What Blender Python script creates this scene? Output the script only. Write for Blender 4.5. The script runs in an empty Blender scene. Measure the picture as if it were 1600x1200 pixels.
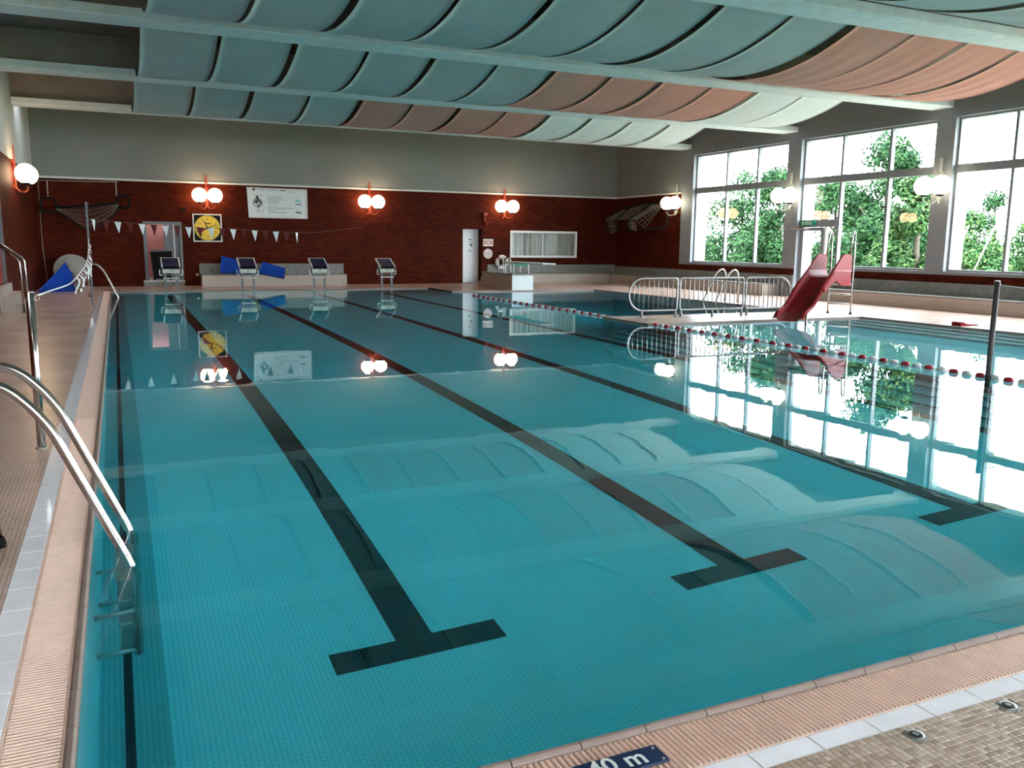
import bpy, math, random
from mathutils import Vector, Matrix
R = math.radians
random.seed(7)
scene = bpy.context.scene
C = scene.collection

# ---------------------------------------------------------------- camera
H_EYE = 1.46
def look(yaw, pitch, roll):
    cy, sy, cp, sp = math.cos(yaw), math.sin(yaw), math.cos(pitch), math.sin(pitch)
    fwd = Vector((sy*cp, cy*cp, -sp)); right = Vector((cy, -sy, 0)); up = right.cross(fwd)
    c, s = math.cos(roll), math.sin(roll)
    return c*right + s*up, -s*right + c*up, fwd
_r, _u, _f = look(R(24.632), R(9.237), R(0.615))
cd = bpy.data.cameras.new('camera'); cam = bpy.data.objects.new('camera', cd); C.objects.link(cam)
cd.sensor_width = 36; cd.lens = 1337.65/1600*36; cd.clip_start = 0.05; cd.clip_end = 500
cam.matrix_world = Matrix(((_r.x, _u.x, -_f.x, 0), (_r.y, _u.y, -_f.y, 0), (_r.z, _u.z, -_f.z, H_EYE), (0, 0, 0, 1)))
scene.camera = cam

# ---------------------------------------------------------------- sky, exposure
SKY = 22.0
world = bpy.data.worlds.new('sky'); scene.world = world; world.use_nodes = True
bg = world.node_tree.nodes['Background']
bg.inputs['Color'].default_value = (0.90, 0.97, 1.05, 1); bg.inputs['Strength'].default_value = SKY
scene.view_settings.view_transform = 'Standard'; scene.view_settings.look = 'None'
scene.view_settings.gamma = 1.0; scene.view_settings.use_curve_mapping = False
scene.view_settings.exposure = 0.0
cy = scene.cycles
cy.max_bounces = 9; cy.diffuse_bounces = 4; cy.glossy_bounces = 4; cy.transmission_bounces = 7; cy.adaptive_threshold = .025
cy.transparent_max_bounces = 12; cy.volume_bounces = 0; cy.use_light_tree = False
cy.caustics_refractive = True; cy.caustics_reflective = True; cy.blur_glossy = 1.0
cy.sample_clamp_indirect = 60.0

# ---------------------------------------------------------------- materials
MATS = {}
def nodes(name):
    m = bpy.data.materials.new(name); m.use_nodes = True; MATS[name] = m
    return m, m.node_tree, m.node_tree.nodes['Principled BSDF']
def setc(sock, c): sock.default_value = (c[0], c[1], c[2], 1)
def mat(name, col, rough=0.5, metal=0.0, var=0.0, scale=6.0, bump=0.0, bscale=40.0, spec=0.5, stain=None):
    m, nt, b = nodes(name); N = nt.nodes; L = nt.links
    b.inputs['Roughness'].default_value = rough; b.inputs['Metallic'].default_value = metal
    b.inputs['Specular IOR Level'].default_value = spec
    setc(b.inputs['Base Color'], col)
    geo = N.new('ShaderNodeNewGeometry')
    if var > 0:
        n = N.new('ShaderNodeTexNoise'); n.inputs['Scale'].default_value = scale; n.inputs['Detail'].default_value = 5
        L.new(geo.outputs['Position'], n.inputs['Vector'])
        r = N.new('ShaderNodeValToRGB'); r.color_ramp.elements[0].position = .3; r.color_ramp.elements[1].position = .7
        lo = [max(0, x*(1-var)) for x in col]; hi = [min(1, x*(1+var)) for x in col]
        r.color_ramp.elements[0].color = (*lo, 1); r.color_ramp.elements[1].color = (*hi, 1)
        L.new(n.outputs['Fac'], r.inputs['Fac']); L.new(r.outputs['Color'], b.inputs['Base Color'])
    if bump > 0:
        n2 = N.new('ShaderNodeTexNoise'); n2.inputs['Scale'].default_value = bscale; n2.inputs['Detail'].default_value = 4
        L.new(geo.outputs['Position'], n2.inputs['Vector'])
        bp = N.new('ShaderNodeBump'); bp.inputs['Strength'].default_value = bump; bp.inputs['Distance'].default_value = .01
        L.new(n2.outputs['Fac'], bp.inputs['Height']); L.new(bp.outputs['Normal'], b.inputs['Normal'])
    return m
def tiles(name, c1, c2, cm, w, h, mortar, rough=0.35, axis='xy', offset=0.0, var=.5, bump=.3, big=None):
    """brick / tile pattern laid in world metres; axis picks the plane"""
    m, nt, b = nodes(name); N = nt.nodes; L = nt.links
    geo = N.new('ShaderNodeNewGeometry'); sp = N.new('ShaderNodeSeparateXYZ'); cb = N.new('ShaderNodeCombineXYZ')
    L.new(geo.outputs['Position'], sp.inputs[0])
    idx = {'x': 0, 'y': 1, 'z': 2}
    L.new(sp.outputs[idx[axis[0]]], cb.inputs[0]); L.new(sp.outputs[idx[axis[1]]], cb.inputs[1])
    t = N.new('ShaderNodeTexBrick'); L.new(cb.outputs[0], t.inputs['Vector'])
    t.offset = offset; t.inputs['Scale'].default_value = 1
    t.inputs['Brick Width'].default_value = w; t.inputs['Row Height'].default_value = h
    t.inputs['Mortar Size'].default_value = mortar; t.inputs['Mortar Smooth'].default_value = .1; t.inputs['Bias'].default_value = 0
    setc(t.inputs['Color1'], c1); setc(t.inputs['Color2'], c2); setc(t.inputs['Mortar'], cm)
    n = N.new('ShaderNodeTexNoise'); n.inputs['Scale'].default_value = 1.3; n.inputs['Detail'].default_value = 6
    L.new(geo.outputs['Position'], n.inputs['Vector'])
    mx = N.new('ShaderNodeMix'); mx.data_type = 'RGBA'; mx.blend_type = 'MULTIPLY'
    r = N.new('ShaderNodeValToRGB'); r.color_ramp.elements[0].position = .35; r.color_ramp.elements[1].position = .65
    r.color_ramp.elements[0].color = (1-var*.5, 1-var*.5, 1-var*.5, 1); r.color_ramp.elements[1].color = (1, 1, 1, 1)
    L.new(n.outputs['Fac'], r.inputs['Fac'])
    mx.inputs[0].default_value = 1.0
    L.new(t.outputs['Color'], mx.inputs[6]); L.new(r.outputs['Color'], mx.inputs[7]); L.new(mx.outputs[2], b.inputs['Base Color'])
    b.inputs['Roughness'].default_value = rough
    if 'brick' in name: b.inputs['Specular IOR Level'].default_value = .06
    if bump:
        bp = N.new('ShaderNodeBump'); bp.inputs['Strength'].default_value = bump; bp.inputs['Distance'].default_value = .004; bp.invert = True
        L.new(t.outputs['Fac'], bp.inputs['Height']); L.new(bp.outputs['Normal'], b.inputs['Normal'])
    return m
def emit(name, col, s):
    m = bpy.data.materials.new(name); m.use_nodes = True; nt = m.node_tree; MATS[name] = m
    nt.nodes.remove(nt.nodes['Principled BSDF']); e = nt.nodes.new('ShaderNodeEmission')
    setc(e.inputs[0], col); e.inputs[1].default_value = s
    nt.links.new(e.outputs[0], nt.nodes['Material Output'].inputs[0]); return m

BRK1, BRK2, BRKM = (.100, .0135, .0045), (.058, .0075, .0028), (.032, .0075, .004)
tiles('brick_x', BRK1, BRK2, BRKM, .25, .075, .006, .6, 'xz', .5, .45, .5)
tiles('brick_y', BRK1, BRK2, BRKM, .25, .075, .006, .6, 'yz', .5, .45, .5)
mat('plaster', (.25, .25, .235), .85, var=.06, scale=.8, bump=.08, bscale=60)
mat('beam_paint', (.74, .79, .80), .8, var=.08, scale=5, bump=.25, bscale=120)
mat('roof_board', (.17, .14, .115), .8, var=.2, scale=2)
mat('trim_paint', (.75, .72, .66), .5)
mat('grey_paint', (.235, .24, .26), .5, var=.05)
mat('white_render', (.9, .9, .9), .8)
mat('concrete', (.23, .225, .21), .8, var=.18, scale=9, bump=.3, bscale=70)
tiles('bench_tile', (.50, .41, .34), (.46, .38, .32), (.34, .28, .23), .11, .11, .003, .35, 'yz', 0, .12, .2)
tiles('bench_tile_x', (.50, .41, .34), (.46, .38, .32), (.34, .28, .23), .11, .11, .003, .35, 'xz', 0, .12, .2)
tiles('deck_tile', (.78, .54, .45), (.66, .45, .37), (.36, .23, .17), .022, .022, .0017, .26, 'xy', 0, .35, .5)
for k, c in enumerate(((.54, .40, .32), (.46, .33, .25), (.62, .47, .39), (.39, .275, .21))): mat('mosaic_%d' % k, c, .22)
mat('grout', (.24, .18, .14), .8)
mat('border_tile', (.95, .90, .93), .10, var=.05, scale=9)
mat('coping', (.27, .19, .16), .5, var=.1, scale=10)
mat('grate', (.92, .65, .53), .4, var=.06, scale=20)
mat('gutter_dark', (.06, .035, .028), .8)
tiles('pool_tile', (.62, .93, .98), (.57, .90, .97), (.38, .68, .76), .025, .025, .0022, .4, 'xy', 0, .12, 0)
tiles('pool_tile_x', (.62, .93, .98), (.57, .90, .97), (.38, .68, .76), .025, .025, .0022, .4, 'xz', 0, .12, 0)
tiles('pool_tile_y', (.62, .93, .98), (.57, .90, .97), (.38, .68, .76), .025, .025, .0022, .4, 'yz', 0, .12, 0)
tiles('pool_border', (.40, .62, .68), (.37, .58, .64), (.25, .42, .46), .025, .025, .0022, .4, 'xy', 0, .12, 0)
tiles('lane_tile', (.012, .014, .016), (.02, .022, .024), (.05, .07, .08), .025, .025, .0018, .4, 'xy', 0, .1, 0)
mat('steel', (.52, .48, .45), .20, 1.0)
mat('steel_dull', (.60, .58, .56), .38, 1.0)
mat('steel_dark', (.30, .28, .27), .35, 1.0)
mat('steel_rail', (.34, .33, .33), .35, 1.0)
mat('sail_blue', (.41, .465, .485), .85, var=.05, scale=2)
mat('sail_salmon', (.64, .285, .235), .85, var=.05, scale=2)
mat('sail_white', (.74, .80, .80), .85, var=.03, scale=2)
mat('sail_edge', (.03, .028, .026), .8)
mat('lamp_red', (.30, .035, .012), .45)
mat('lamp_grey', (.5, .5, .46), .4)
emit('globe_warm', (1.0, .68, .40), 17.0)
emit('globe_cool', (1.0, .93, .66), 7.0)
mat('white_plastic', (.74, .74, .71), .45)
mat('block_grey', (.17, .18, .19), .5)
mat('pole_dark', (.06, .052, .05), .45, spec=.3)
mat('block_cream', (.55, .55, .47), .5)
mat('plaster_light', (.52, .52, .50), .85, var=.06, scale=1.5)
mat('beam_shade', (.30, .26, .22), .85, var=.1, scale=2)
mat('white_sheet', (.72, .74, .74), .5)
mat('black', (.008, .008, .008), .6, spec=.12)
mat('rubber', (.008, .008, .009), .7, spec=.1)
mat('navy', (.008, .012, .05), .55, spec=.15, bump=.3, bscale=200)
mat('sign_navy', (.006, .02, .075), .3)
mat('blue_foam', (.008, .05, .33), .8, spec=.1, bump=.15, bscale=120)
mat('yellow', (.80, .55, .03), .45)
mat('red_plastic', (.20, .006, .009), .5, spec=.08)
mat('red_paint', (.24, .015, .015), .5)
mat('red_cloth', (.10, .005, .007), .8)
mat('white_cloth', (.78, .78, .76), .8)
mat('sign_red', (.38, .02, .02), .45)
mat('cyan_print', (.10, .50, .60), .5)
mat('grey_print', (.25, .26, .27), .5)
mat('ink', (.02, .02, .03), .5)
mat('salmon_wall', (.62, .26, .22), .7)
mat('door_white', (.88, .89, .90), .5)
mat('door_grey', (.15, .155, .165), .45)
mat('frame_white', (.72, .72, .70), .35)
mat('curtain', (.42, .41, .37), .9)
mat('curtain_pale', (.60, .58, .60), .9)
mat('reel_grey', (.30, .28, .25), .7)
mat('rope_white', (.75, .74, .70), .8)
mat('rope_grey', (.35, .33, .30), .8)
mat('net', (.30, .28, .25), .9)
mat('net_dark', (.02, .018, .017), .9, spec=.1)
mat('board_blue', (.55, .62, .60), .5)
mat('green_sign', (.01, .30, .17), .4)
mat('float_red', (.42, .012, .03), .35)
mat('float_white', (.66, .64, .64), .35)
mat('grass', (.10, .17, .04), .9, var=.3, scale=3)
mat('paving', (.55, .54, .52), .9, var=.1)
for k, c in enumerate(((.021, .056, .022), (.038, .090, .032), (.010, .029, .013), (.080, .135, .045))): mat('leaf_%d' % k, c, .8, var=.25, scale=3, spec=.04)
mat('bark', (.09, .07, .05), .9, var=.3, scale=12)

m = bpy.data.materials.new('pane_glass'); m.use_nodes = True; MATS['pane_glass'] = m; nt = m.node_tree
nt.nodes.remove(nt.nodes['Principled BSDF'])
_t = nt.nodes.new('ShaderNodeBsdfTransparent'); _g = nt.nodes.new('ShaderNodeBsdfGlossy'); _m = nt.nodes.new('ShaderNodeMixShader'); _fr = nt.nodes.new('ShaderNodeLayerWeight'); _pw = nt.nodes.new('ShaderNodeMath'); _ma = nt.nodes.new('ShaderNodeMath')
_g.inputs['Roughness'].default_value = 0.0; _pw.operation = 'POWER'; _pw.inputs[1].default_value = 4.0; _ma.operation = 'MULTIPLY_ADD'; _ma.inputs[1].default_value = .6; _ma.inputs[2].default_value = .03; setc(_t.inputs[0], (.95, .98, .97))
nt.links.new(_fr.outputs['Facing'], _pw.inputs[0]); nt.links.new(_pw.outputs[0], _ma.inputs[0]); nt.links.new(_ma.outputs[0], _m.inputs[0]); nt.links.new(_t.outputs[0], _m.inputs[1]); nt.links.new(_g.outputs[0], _m.inputs[2])
nt.links.new(_m.outputs[0], nt.nodes['Material Output'].inputs[0])

m = MATS['pane_glass'].copy(); m.name = 'pane_inner'; MATS['pane_inner'] = m
for q in m.node_tree.nodes:
    if q.type == 'MATH' and q.operation == 'MULTIPLY_ADD': q.inputs[1].default_value = .1; q.inputs[2].default_value = .004
m = bpy.data.materials.new('water'); m.use_nodes = True; MATS['water'] = m; nt = m.node_tree
nt.nodes.remove(nt.nodes['Principled BSDF'])
_w = nt.nodes.new('ShaderNodeBsdfGlass'); _w.inputs['IOR'].default_value = 1.333; _w.inputs['Roughness'].default_value = 0.0
setc(_w.inputs['Color'], (1, 1, 1))
_va = nt.nodes.new('ShaderNodeVolumeAbsorption'); setc(_va.inputs['Color'], (.0, .945, .99)); _va.inputs['Density'].default_value = .45
_geo = nt.nodes.new('ShaderNodeNewGeometry'); _nz = nt.nodes.new('ShaderNodeTexNoise'); _nz.inputs['Scale'].default_value = 2.2; _nz.inputs['Detail'].default_value = 2
_bp = nt.nodes.new('ShaderNodeBump'); _bp.inputs['Strength'].default_value = .03; _bp.inputs['Distance'].default_value = .02
nt.links.new(_geo.outputs['Position'], _nz.inputs['Vector']); nt.links.new(_nz.outputs['Fac'], _bp.inputs['Height']); nt.links.new(_bp.outputs['Normal'], _w.inputs['Normal'])
nt.links.new(_w.outputs[0], nt.nodes['Material Output'].inputs['Surface']); nt.links.new(_va.outputs[0], nt.nodes['Material Output'].inputs['Volume'])

# ---------------------------------------------------------------- mesh builder
class MB:
    def __init__(s): s.v = []; s.f = []; s.sm = []
    def add(s, vs, fs, smooth=False):
        o = len(s.v); s.v += [Vector(x) for x in vs]
        for f in fs: s.f.append([i+o for i in f]); s.sm.append(smooth)
        return s
    def box(s, a, b, M=None):
        x0, y0, z0 = a; x1, y1, z1 = b
        vs = [(x0,y0,z0),(x1,y0,z0),(x1,y1,z0),(x0,y1,z0),(x0,y0,z1),(x1,y0,z1),(x1,y1,z1),(x0,y1,z1)]
        if M is not None: vs = [M @ Vector(q) for q in vs]
        return s.add(vs, [(0,3,2,1),(4,5,6,7),(0,1,5,4),(1,2,6,5),(2,3,7,6),(3,0,4,7)])
    def cbox(s, c, d, M=None):
        return s.box([c[i]-d[i]/2 for i in range(3)], [c[i]+d[i]/2 for i in range(3)], M)
    def bbox(s, a, b, r=.01):
        """box with chamfered vertical edges and top rim"""
        x0, y0, z0 = a; x1, y1, z1 = b; r = min(r, (x1-x0)/3, (y1-y0)/3, (z1-z0)/3)
        def ring(i, z): 
            X0, X1, Y0, Y1 = x0+i, x1-i, y0+i, y1-i; c = r
            return [(X0+c,Y0,z),(X1-c,Y0,z),(X1,Y0+c,z),(X1,Y1-c,z),(X1-c,Y1,z),(X0+c,Y1,z),(X0,Y1-c,z),(X0,Y0+c,z)]
        vs = ring(0, z0)+ring(0, z1-r)+ring(r*.7, z1); fs = [tuple(range(7,-1,-1)), tuple(range(16,24))]
        for k in range(2):
            for i in range(8): j = (i+1) % 8; fs.append((k*8+i, k*8+j, k*8+8+j, k*8+8+i))
        return s.add(vs, fs)
    def tube(s, pts, r, n=8, closed=False, cap=True):
        P = [Vector(p) for p in pts]; k = len(P); rr = r if isinstance(r, (list, tuple)) else [r]*k
        vs = []; up = None
        for i in range(k):
            if closed: t = (P[(i+1) % k]-P[i-1])
            elif i == 0: t = P[1]-P[0]
            elif i == k-1: t = P[-1]-P[-2]
            else: t = (P[i+1]-P[i]).normalized()+(P[i]-P[i-1]).normalized()
            t.normalize()
            if up is None:
                a = Vector((0, 0, 1)) if abs(t.z) < .9 else Vector((1, 0, 0)); up = (a-t*a.dot(t)).normalized()
            else:
                up = up-t*up.dot(t)
                if up.length < 1e-6: up = t.orthogonal()
                up.normalize()
            w = t.cross(up)
            for j in range(n):
                a = 2*math.pi*j/n; vs.append(P[i]+(up*math.cos(a)+w*math.sin(a))*rr[i])
        fs = []
        for i in range(k if closed else k-1):
            for j in range(n):
                i2 = (i+1) % k; j2 = (j+1) % n
                fs.append((i*n+j, i*n+j2, i2*n+j2, i2*n+j))
        s.add(vs, fs, True)
        if cap and not closed:
            o = len(s.v)-len(vs)
            s.f.append([o+j for j in range(n-1, -1, -1)]); s.sm.append(False)
            s.f.append([o+(k-1)*n+j for j in range(n)]); s.sm.append(False)
        return s
    def sphere(s, c, r, n=20, m=12, sz=1.0):
        vs = [(c[0], c[1], c[2]-r*sz)]; 
        for i in range(1, m):
            a = -math.pi/2+math.pi*i/m
            for j in range(n):
                b = 2*math.pi*j/n; vs.append((c[0]+r*math.cos(a)*math.cos(b), c[1]+r*math.cos(a)*math.sin(b), c[2]+r*sz*math.sin(a)))
        vs.append((c[0], c[1], c[2]+r*sz)); fs = []
        for j in range(n): fs.append((0, 1+(j+1) % n, 1+j))
        for i in range(m-2):
            for j in range(n): a = 1+i*n; fs.append((a+j, a+(j+1) % n, a+n+(j+1) % n, a+n+j))
        a = 1+(m-2)*n
        for j in range(n): fs.append((a+j, a+(j+1) % n, len(vs)-1))
        return s.add(vs, fs, True)
    def lathe(s, c, axis, prof, n=20, smooth=True):
        """prof = [(radius, height)...] about axis through c"""
        ax = Vector(axis).normalized(); u = ax.orthogonal().normalized(); w = ax.cross(u); c = Vector(c); vs = []; k = len(prof)
        for (r, h) in prof:
            for j in range(n):
                a = 2*math.pi*j/n; vs.append(c+ax*h+(u*math.cos(a)+w*math.sin(a))*max(r, 1e-5))
        fs = [(i*n+j, i*n+(j+1) % n, (i+1)*n+(j+1) % n, (i+1)*n+j) for i in range(k-1) for j in range(n)]
        s.add(vs, fs, smooth); o = len(s.v)-len(vs)
        s.f.append([o+j for j in range(n-1, -1, -1)]); s.sm.append(False)
        s.f.append([o+(k-1)*n+j for j in range(n)]); s.sm.append(False)
        return s
    def prism(s, poly, d0, d1, axis='y'):
        def pt(p, d): return (p[0], d, p[1]) if axis == 'y' else ((d, p[0], p[1]) if axis == 'x' else (p[0], p[1], d))
        n = len(poly); vs = [pt(p, d0) for p in poly]+[pt(p, d1) for p in poly]
        return s.add(vs, [tuple(range(n)), tuple(range(2*n-1, n-1, -1))]+[(i, (i+1) % n+0, n+(i+1) % n, n+i)[::-1] for i in range(n)])
    def grid(s, fn, nu, nv, thick=0.0, smooth=True):
        """sheet from fn(u,v); with thickness along its normal"""
        P = [[Vector(fn(i/nu, j/nv)) for j in range(nv+1)] for i in range(nu+1)]
        def nrm(i, j):
            a = P[min(i+1, nu)][j]-P[max(i-1, 0)][j]; b = P[i][min(j+1, nv)]-P[i][max(j-1, 0)]
            q = a.cross(b); return q.normalized() if q.length > 1e-9 else Vector((0, 0, 1))
        W = nv+1; vs = [P[i][j] for i in range(nu+1) for j in range(nv+1)]
        fs = [(i*W+j, (i+1)*W+j, (i+1)*W+j+1, i*W+j+1) for i in range(nu) for j in range(nv)]
        if thick:
            o = len(vs); vs += [P[i][j]-nrm(i, j)*thick for i in range(nu+1) for j in range(nv+1)]
            fs += [(o+i*W+j, o+i*W+j+1, o+(i+1)*W+j+1, o+(i+1)*W+j) for i in range(nu) for j in range(nv)]
            e = [i*W for i in range(nu+1)]+[nu*W+j for j in range(1, nv+1)]+[i*W+nv for i in range(nu-1, -1, -1)]+[j for j in range(nv-1, 0, -1)]
            k = len(e); fs += [(e[q], o+e[q], o+e[(q+1) % k], e[(q+1) % k])[::-1] for q in range(k)]
        return s.add(vs, fs, smooth)
    def mesh(s, name, off=Vector((0, 0, 0)), material=None):
        me = bpy.data.meshes.new(name); me.from_pydata([tuple(v-off) for v in s.v], [], s.f)
        me.polygons.foreach_set('use_smooth', s.sm); me.update()
        if material: me.materials.append(MATS[material])
        return me
def tag(o, label=None, cat=None, group=None, kind=None):
    if label: o['label'] = label
    if cat: o['category'] = cat
    if group: o['group'] = group
    if kind: o['kind'] = kind
    return o
def thing(name, loc=(0, 0, 0), rz=0.0, local=False, **kw):
    """Empty at the base of a thing. Its parts are modelled in world metres unless local=True."""
    o = bpy.data.objects.new(name, None); C.objects.link(o); o.empty_display_size = .1
    o.location = loc; o.rotation_euler = (0, 0, rz)
    PO[o.name] = Vector((0, 0, 0)) if local else Vector(loc)
    return tag(o, **kw)
PO = {}
def build(self, name, material, parent=None, **kw):
    if parent is None:
        xs = [v.x for v in self.v]; ys = [v.y for v in self.v]; zs = [v.z for v in self.v]
        off = Vector(((min(xs)+max(xs))/2, (min(ys)+max(ys))/2, min(zs)))
    else: off = PO.get(parent.name, Vector((0, 0, 0)))
    o = bpy.data.objects.new(name, self.mesh(name, off, material)); C.objects.link(o)
    if parent is None: o.location = off
    else: o.parent = parent
    PO[o.name] = off
    return tag(o, **kw)
MB.build = build
def inst(name, me, loc, parent=None, **kw):
    o = bpy.data.objects.new(name, me); C.objects.link(o)
    off = PO.get(parent.name, Vector((0, 0, 0))) if parent else Vector((0, 0, 0))
    o.location = Vector(loc)-off; PO[o.name] = Vector(loc)
    if parent: o.parent = parent
    return tag(o, **kw)
def copy_tree(o, parent=None):
    c = o.copy(); C.objects.link(c); c.parent = parent
    for ch in list(o.children): copy_tree(ch, c)
    return c
def text_mb(body, size, M, depth=.002, align='CENTER', bold=0.0):
    cu = bpy.data.curves.new('lettering', 'FONT'); cu.body = body; cu.size = size; cu.align_x = align; cu.align_y = 'CENTER'
    cu.extrude = depth; cu.resolution_u = 3; cu.offset = bold
    o = bpy.data.objects.new('lettering', cu); C.objects.link(o)
    dg = bpy.context.evaluated_depsgraph_get(); me = bpy.data.meshes.new_from_object(o.evaluated_get(dg))
    mb = MB(); mb.add([M @ v.co for v in me.vertices], [tuple(p.vertices) for p in me.polygons])
    bpy.data.objects.remove(o); bpy.data.curves.remove(cu); bpy.data.meshes.remove(me); return mb
def frame_m(o, x, y):
    """matrix: local x->x, local y->y, origin o"""
    x = Vector(x).normalized(); y = Vector(y).normalized(); z = x.cross(y)
    return Matrix(((x.x, y.x, z.x, o[0]), (x.y, y.y, z.y, o[1]), (x.z, y.z, z.z, o[2]), (0, 0, 0, 1)))
def arc(c, u, w, r, a0, a1, n=8):
    c, u, w = Vector(c), Vector(u), Vector(w)
    return [c+u*r*math.cos(a0+(a1-a0)*i/n)+w*r*math.sin(a0+(a1-a0)*i/n) for i in range(n+1)]
def smooth_path(pts, n=6):
    P = [Vector(p) for p in pts]; out = []
    for i in range(len(P)-1):
        p0, p1, p2, p3 = P[max(i-1, 0)], P[i], P[i+1], P[min(i+2, len(P)-1)]
        for k in range(n):
            t = k/n; out.append(.5*((2*p1)+(p2-p0)*t+(2*p0-5*p1+4*p2-p3)*t*t+(3*p1-p0-3*p2+p3)*t**3))
    return out+[P[-1]]
def fillet(pts, r, n=6):
    """polyline with its inner corners rounded"""
    P = [Vector(p) for p in pts]; out = [P[0]]
    for i in range(1, len(P)-1):
        a = (P[i-1]-P[i]); b = (P[i+1]-P[i]); d = min(r, a.length*.49, b.length*.49); a = P[i]+a.normalized()*d; b = P[i]+b.normalized()*d
        for k in range(n+1):
            t = k/n; out.append(a*(1-t)**2+P[i]*2*t*(1-t)+b*t*t)
    return out+[P[-1]]
ORD = ['first', 'second', 'third', 'fourth', 'fifth', 'sixth', 'seventh', 'eighth', 'ninth', 'tenth', 'eleventh', 'twelfth']

# ---------------------------------------------------------------- measures
WL, WR, YB, YF = -2.15, 18.2, 29.9, -5.0
DZ = .03                                    # deck above water
PX0, PX1, PY0, PY1 = -.19, 14.3, 2.0, 27.0   # pool edges
ZC = 5.55                                   # underside of roof boards
TRIMZ = 3.33

# ================================================================ SETTING
# ---- deck
fl = thing('floor', (0, 0, 0), kind='structure', label='beige mosaic tiled deck around the pool')
mb = MB()
mb.box((WL, YF, -.2), (-.49, YB, DZ))                       # left
mb.box((-.49, YF, -.2), (WR, 1.68, DZ))                     # near side
mb.box((PX1+.08, 1.68, -.2), (WR, YB, DZ))                  # right
mb.box((-.49, PY1+.09, -.2), (9.3, YB, DZ))                 # far end
mb.box((9.3, 24.84, -.2), (PX1+.08, YB, DZ))                # behind the diving pit
mb.build('deck', 'deck_tile', fl)
MB().box((9.02, 13.52, -.2), (PX1+.08, 15.05, DZ)).build('walkway_slab', 'deck_tile', fl)
mb = MB(); mb.box((8.95, 13.45, -.2), (PX1, 13.52, DZ+.004)); mb.box((8.95, 15.05, -.2), (PX1, 15.12, DZ+.004)); mb.box((8.95, 13.52, -.2), (9.02, 15.05, DZ+.004))
mb.build('walkway_kerb', 'coping', fl)
# border tiles (white), coping stones, gratings
def stone_mesh(name, dx, dy, dz, material, r):
    return MB().bbox((-dx/2, -dy/2, -dz), (dx/2, dy/2, 0), r).mesh(name, Vector((0, 0, 0)), material)
bt_n = stone_mesh('border_tile', .221, .078, .05, 'border_tile', .0025); bt_l = stone_mesh('border_tile', .103, .229, .05, 'border_tile', .0025)
x = -.49+.1125
MB().box((-.49, 1.68, -.2), (-.385, PY1+.09, DZ-.012)).build('tile_bed', 'grout', fl)
MB().box((-.385, 1.68, -.2), (PX1+.08, 1.76, DZ-.012)).build('tile_bed', 'grout', fl)
k = 0
while x < PX1+.08:
    inst('border_tile', bt_n, (x+.025, 1.72, DZ+.001), fl); x += .2245; k += 1
y = 1.80+.1165
while y < PY1:
    inst('border_tile', bt_l, (-.4375, y, DZ+.001), fl); y += .2335
# mosaic chips in the nearest corner of the deck, in view: real chips proud of the grout
MB().box((1.45, 1.36, DZ), (3.45, 1.679, DZ+.0015)).build('mosaic_grout', 'grout', fl)
chip = [MB().bbox((-.0099, -.0099, -.004), (.0099, .0099, 0), .0012).mesh('mosaic_tile', Vector((0, 0, 0)), 'mosaic_%d' % k) for k in range(4)]
cells = []
ix = 0
while 1.465+ix*.022 < 3.44:
    for iy in range(14):
        px, py = 1.465+ix*.022, 1.6680-iy*.022
        if math.hypot(px-2.08, py-1.63) < .036 or math.hypot(px-2.49, py-1.63) < .036: continue
        v = Vector((px, py, DZ-H_EYE)); cells.append((v.length, px, py))
    ix += 1
cells.sort(key=lambda c: abs(c[1]-2.2)+2*abs(c[2]-1.65))
rest = MB(); rest2 = MB()
for n_, (d, px, py) in enumerate(cells):
    kk = random.choice((0, 0, 1, 1, 2, 3)); dz = random.uniform(0, .0006)
    if n_ < 300: inst('mosaic_tile', chip[kk], (px, py, DZ+.0035+dz), fl)
    else: (rest if kk in (0, 2) else rest2).bbox((px-.0099, py-.0099, DZ), (px+.0099, py+.0099, DZ+.0035), .0012)
rest.build('mosaic_tiles', 'mosaic_0', fl, kind='stuff'); rest2.build('mosaic_tiles', 'mosaic_1', fl, kind='stuff')
# ---- gratings over the overflow channel
def grating(name, near, label):
    g = thing(name, ((PX0+PX1)/2, 1.845, 0) if near else (-.3, 14, 0), label=label, cat='grating', group='overflow gratings')
    ch = MB()
    if near: ch.box((-.2, 1.76, -.2), (PX1+.08, 1.973, -.03))
    else: ch.box((-.385, 1.76, -.2), (-.215, PY1+.09, -.03))
    ch.build('channel', 'gutter_dark', g)
    ed = MB()
    if near: ed.box((-.2, 1.76, -.03), (PX1+.08, 1.768, DZ)); ed.box((-.2, 1.967, -.03), (PX1+.08, 1.971, DZ-.006))
    else: ed.box((-.385, 1.77, -.03), (-.377, PY1+.09, DZ)); ed.box((-.223, 1.77, -.03), (-.215, PY1+.09, DZ))
    ed.build('grating_rim', 'grate', g)
    P = .0185
    sl = MB().bbox((-.0063, -.098, -.02), (.0063, .098, 0), .0042).mesh('slat', Vector((0, 0, 0)), 'grate') if near else MB().bbox((-.077, -.0060, -.02), (.077, .0060, 0), .004).mesh('slat', Vector((0, 0, 0)), 'grate')
    rest = MB(); k = 0
    a = .55 if near else 2.05
    end = PX1+.06 if near else PY1+.06
    s0 = -.2 if near else 1.79
    t = s0
    while t < end:
        if a <= t and k < 300:
            inst('slat', sl, (t, 1.8675, DZ+.001) if near else (-.3, t, DZ+.001), g); k += 1
        elif near: rest.box((t-.0056, 1.769, DZ-.019), (t+.0056, 1.965, DZ+.001))
        else: rest.box((-.377, t-.0055, DZ-.019), (-.223, t+.0055, DZ+.001))
        t += P
    rest.build('slats', 'grate', g, kind='stuff')
grating('overflow_grating', True, 'pink plastic overflow grating along the near pool edge')
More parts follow.
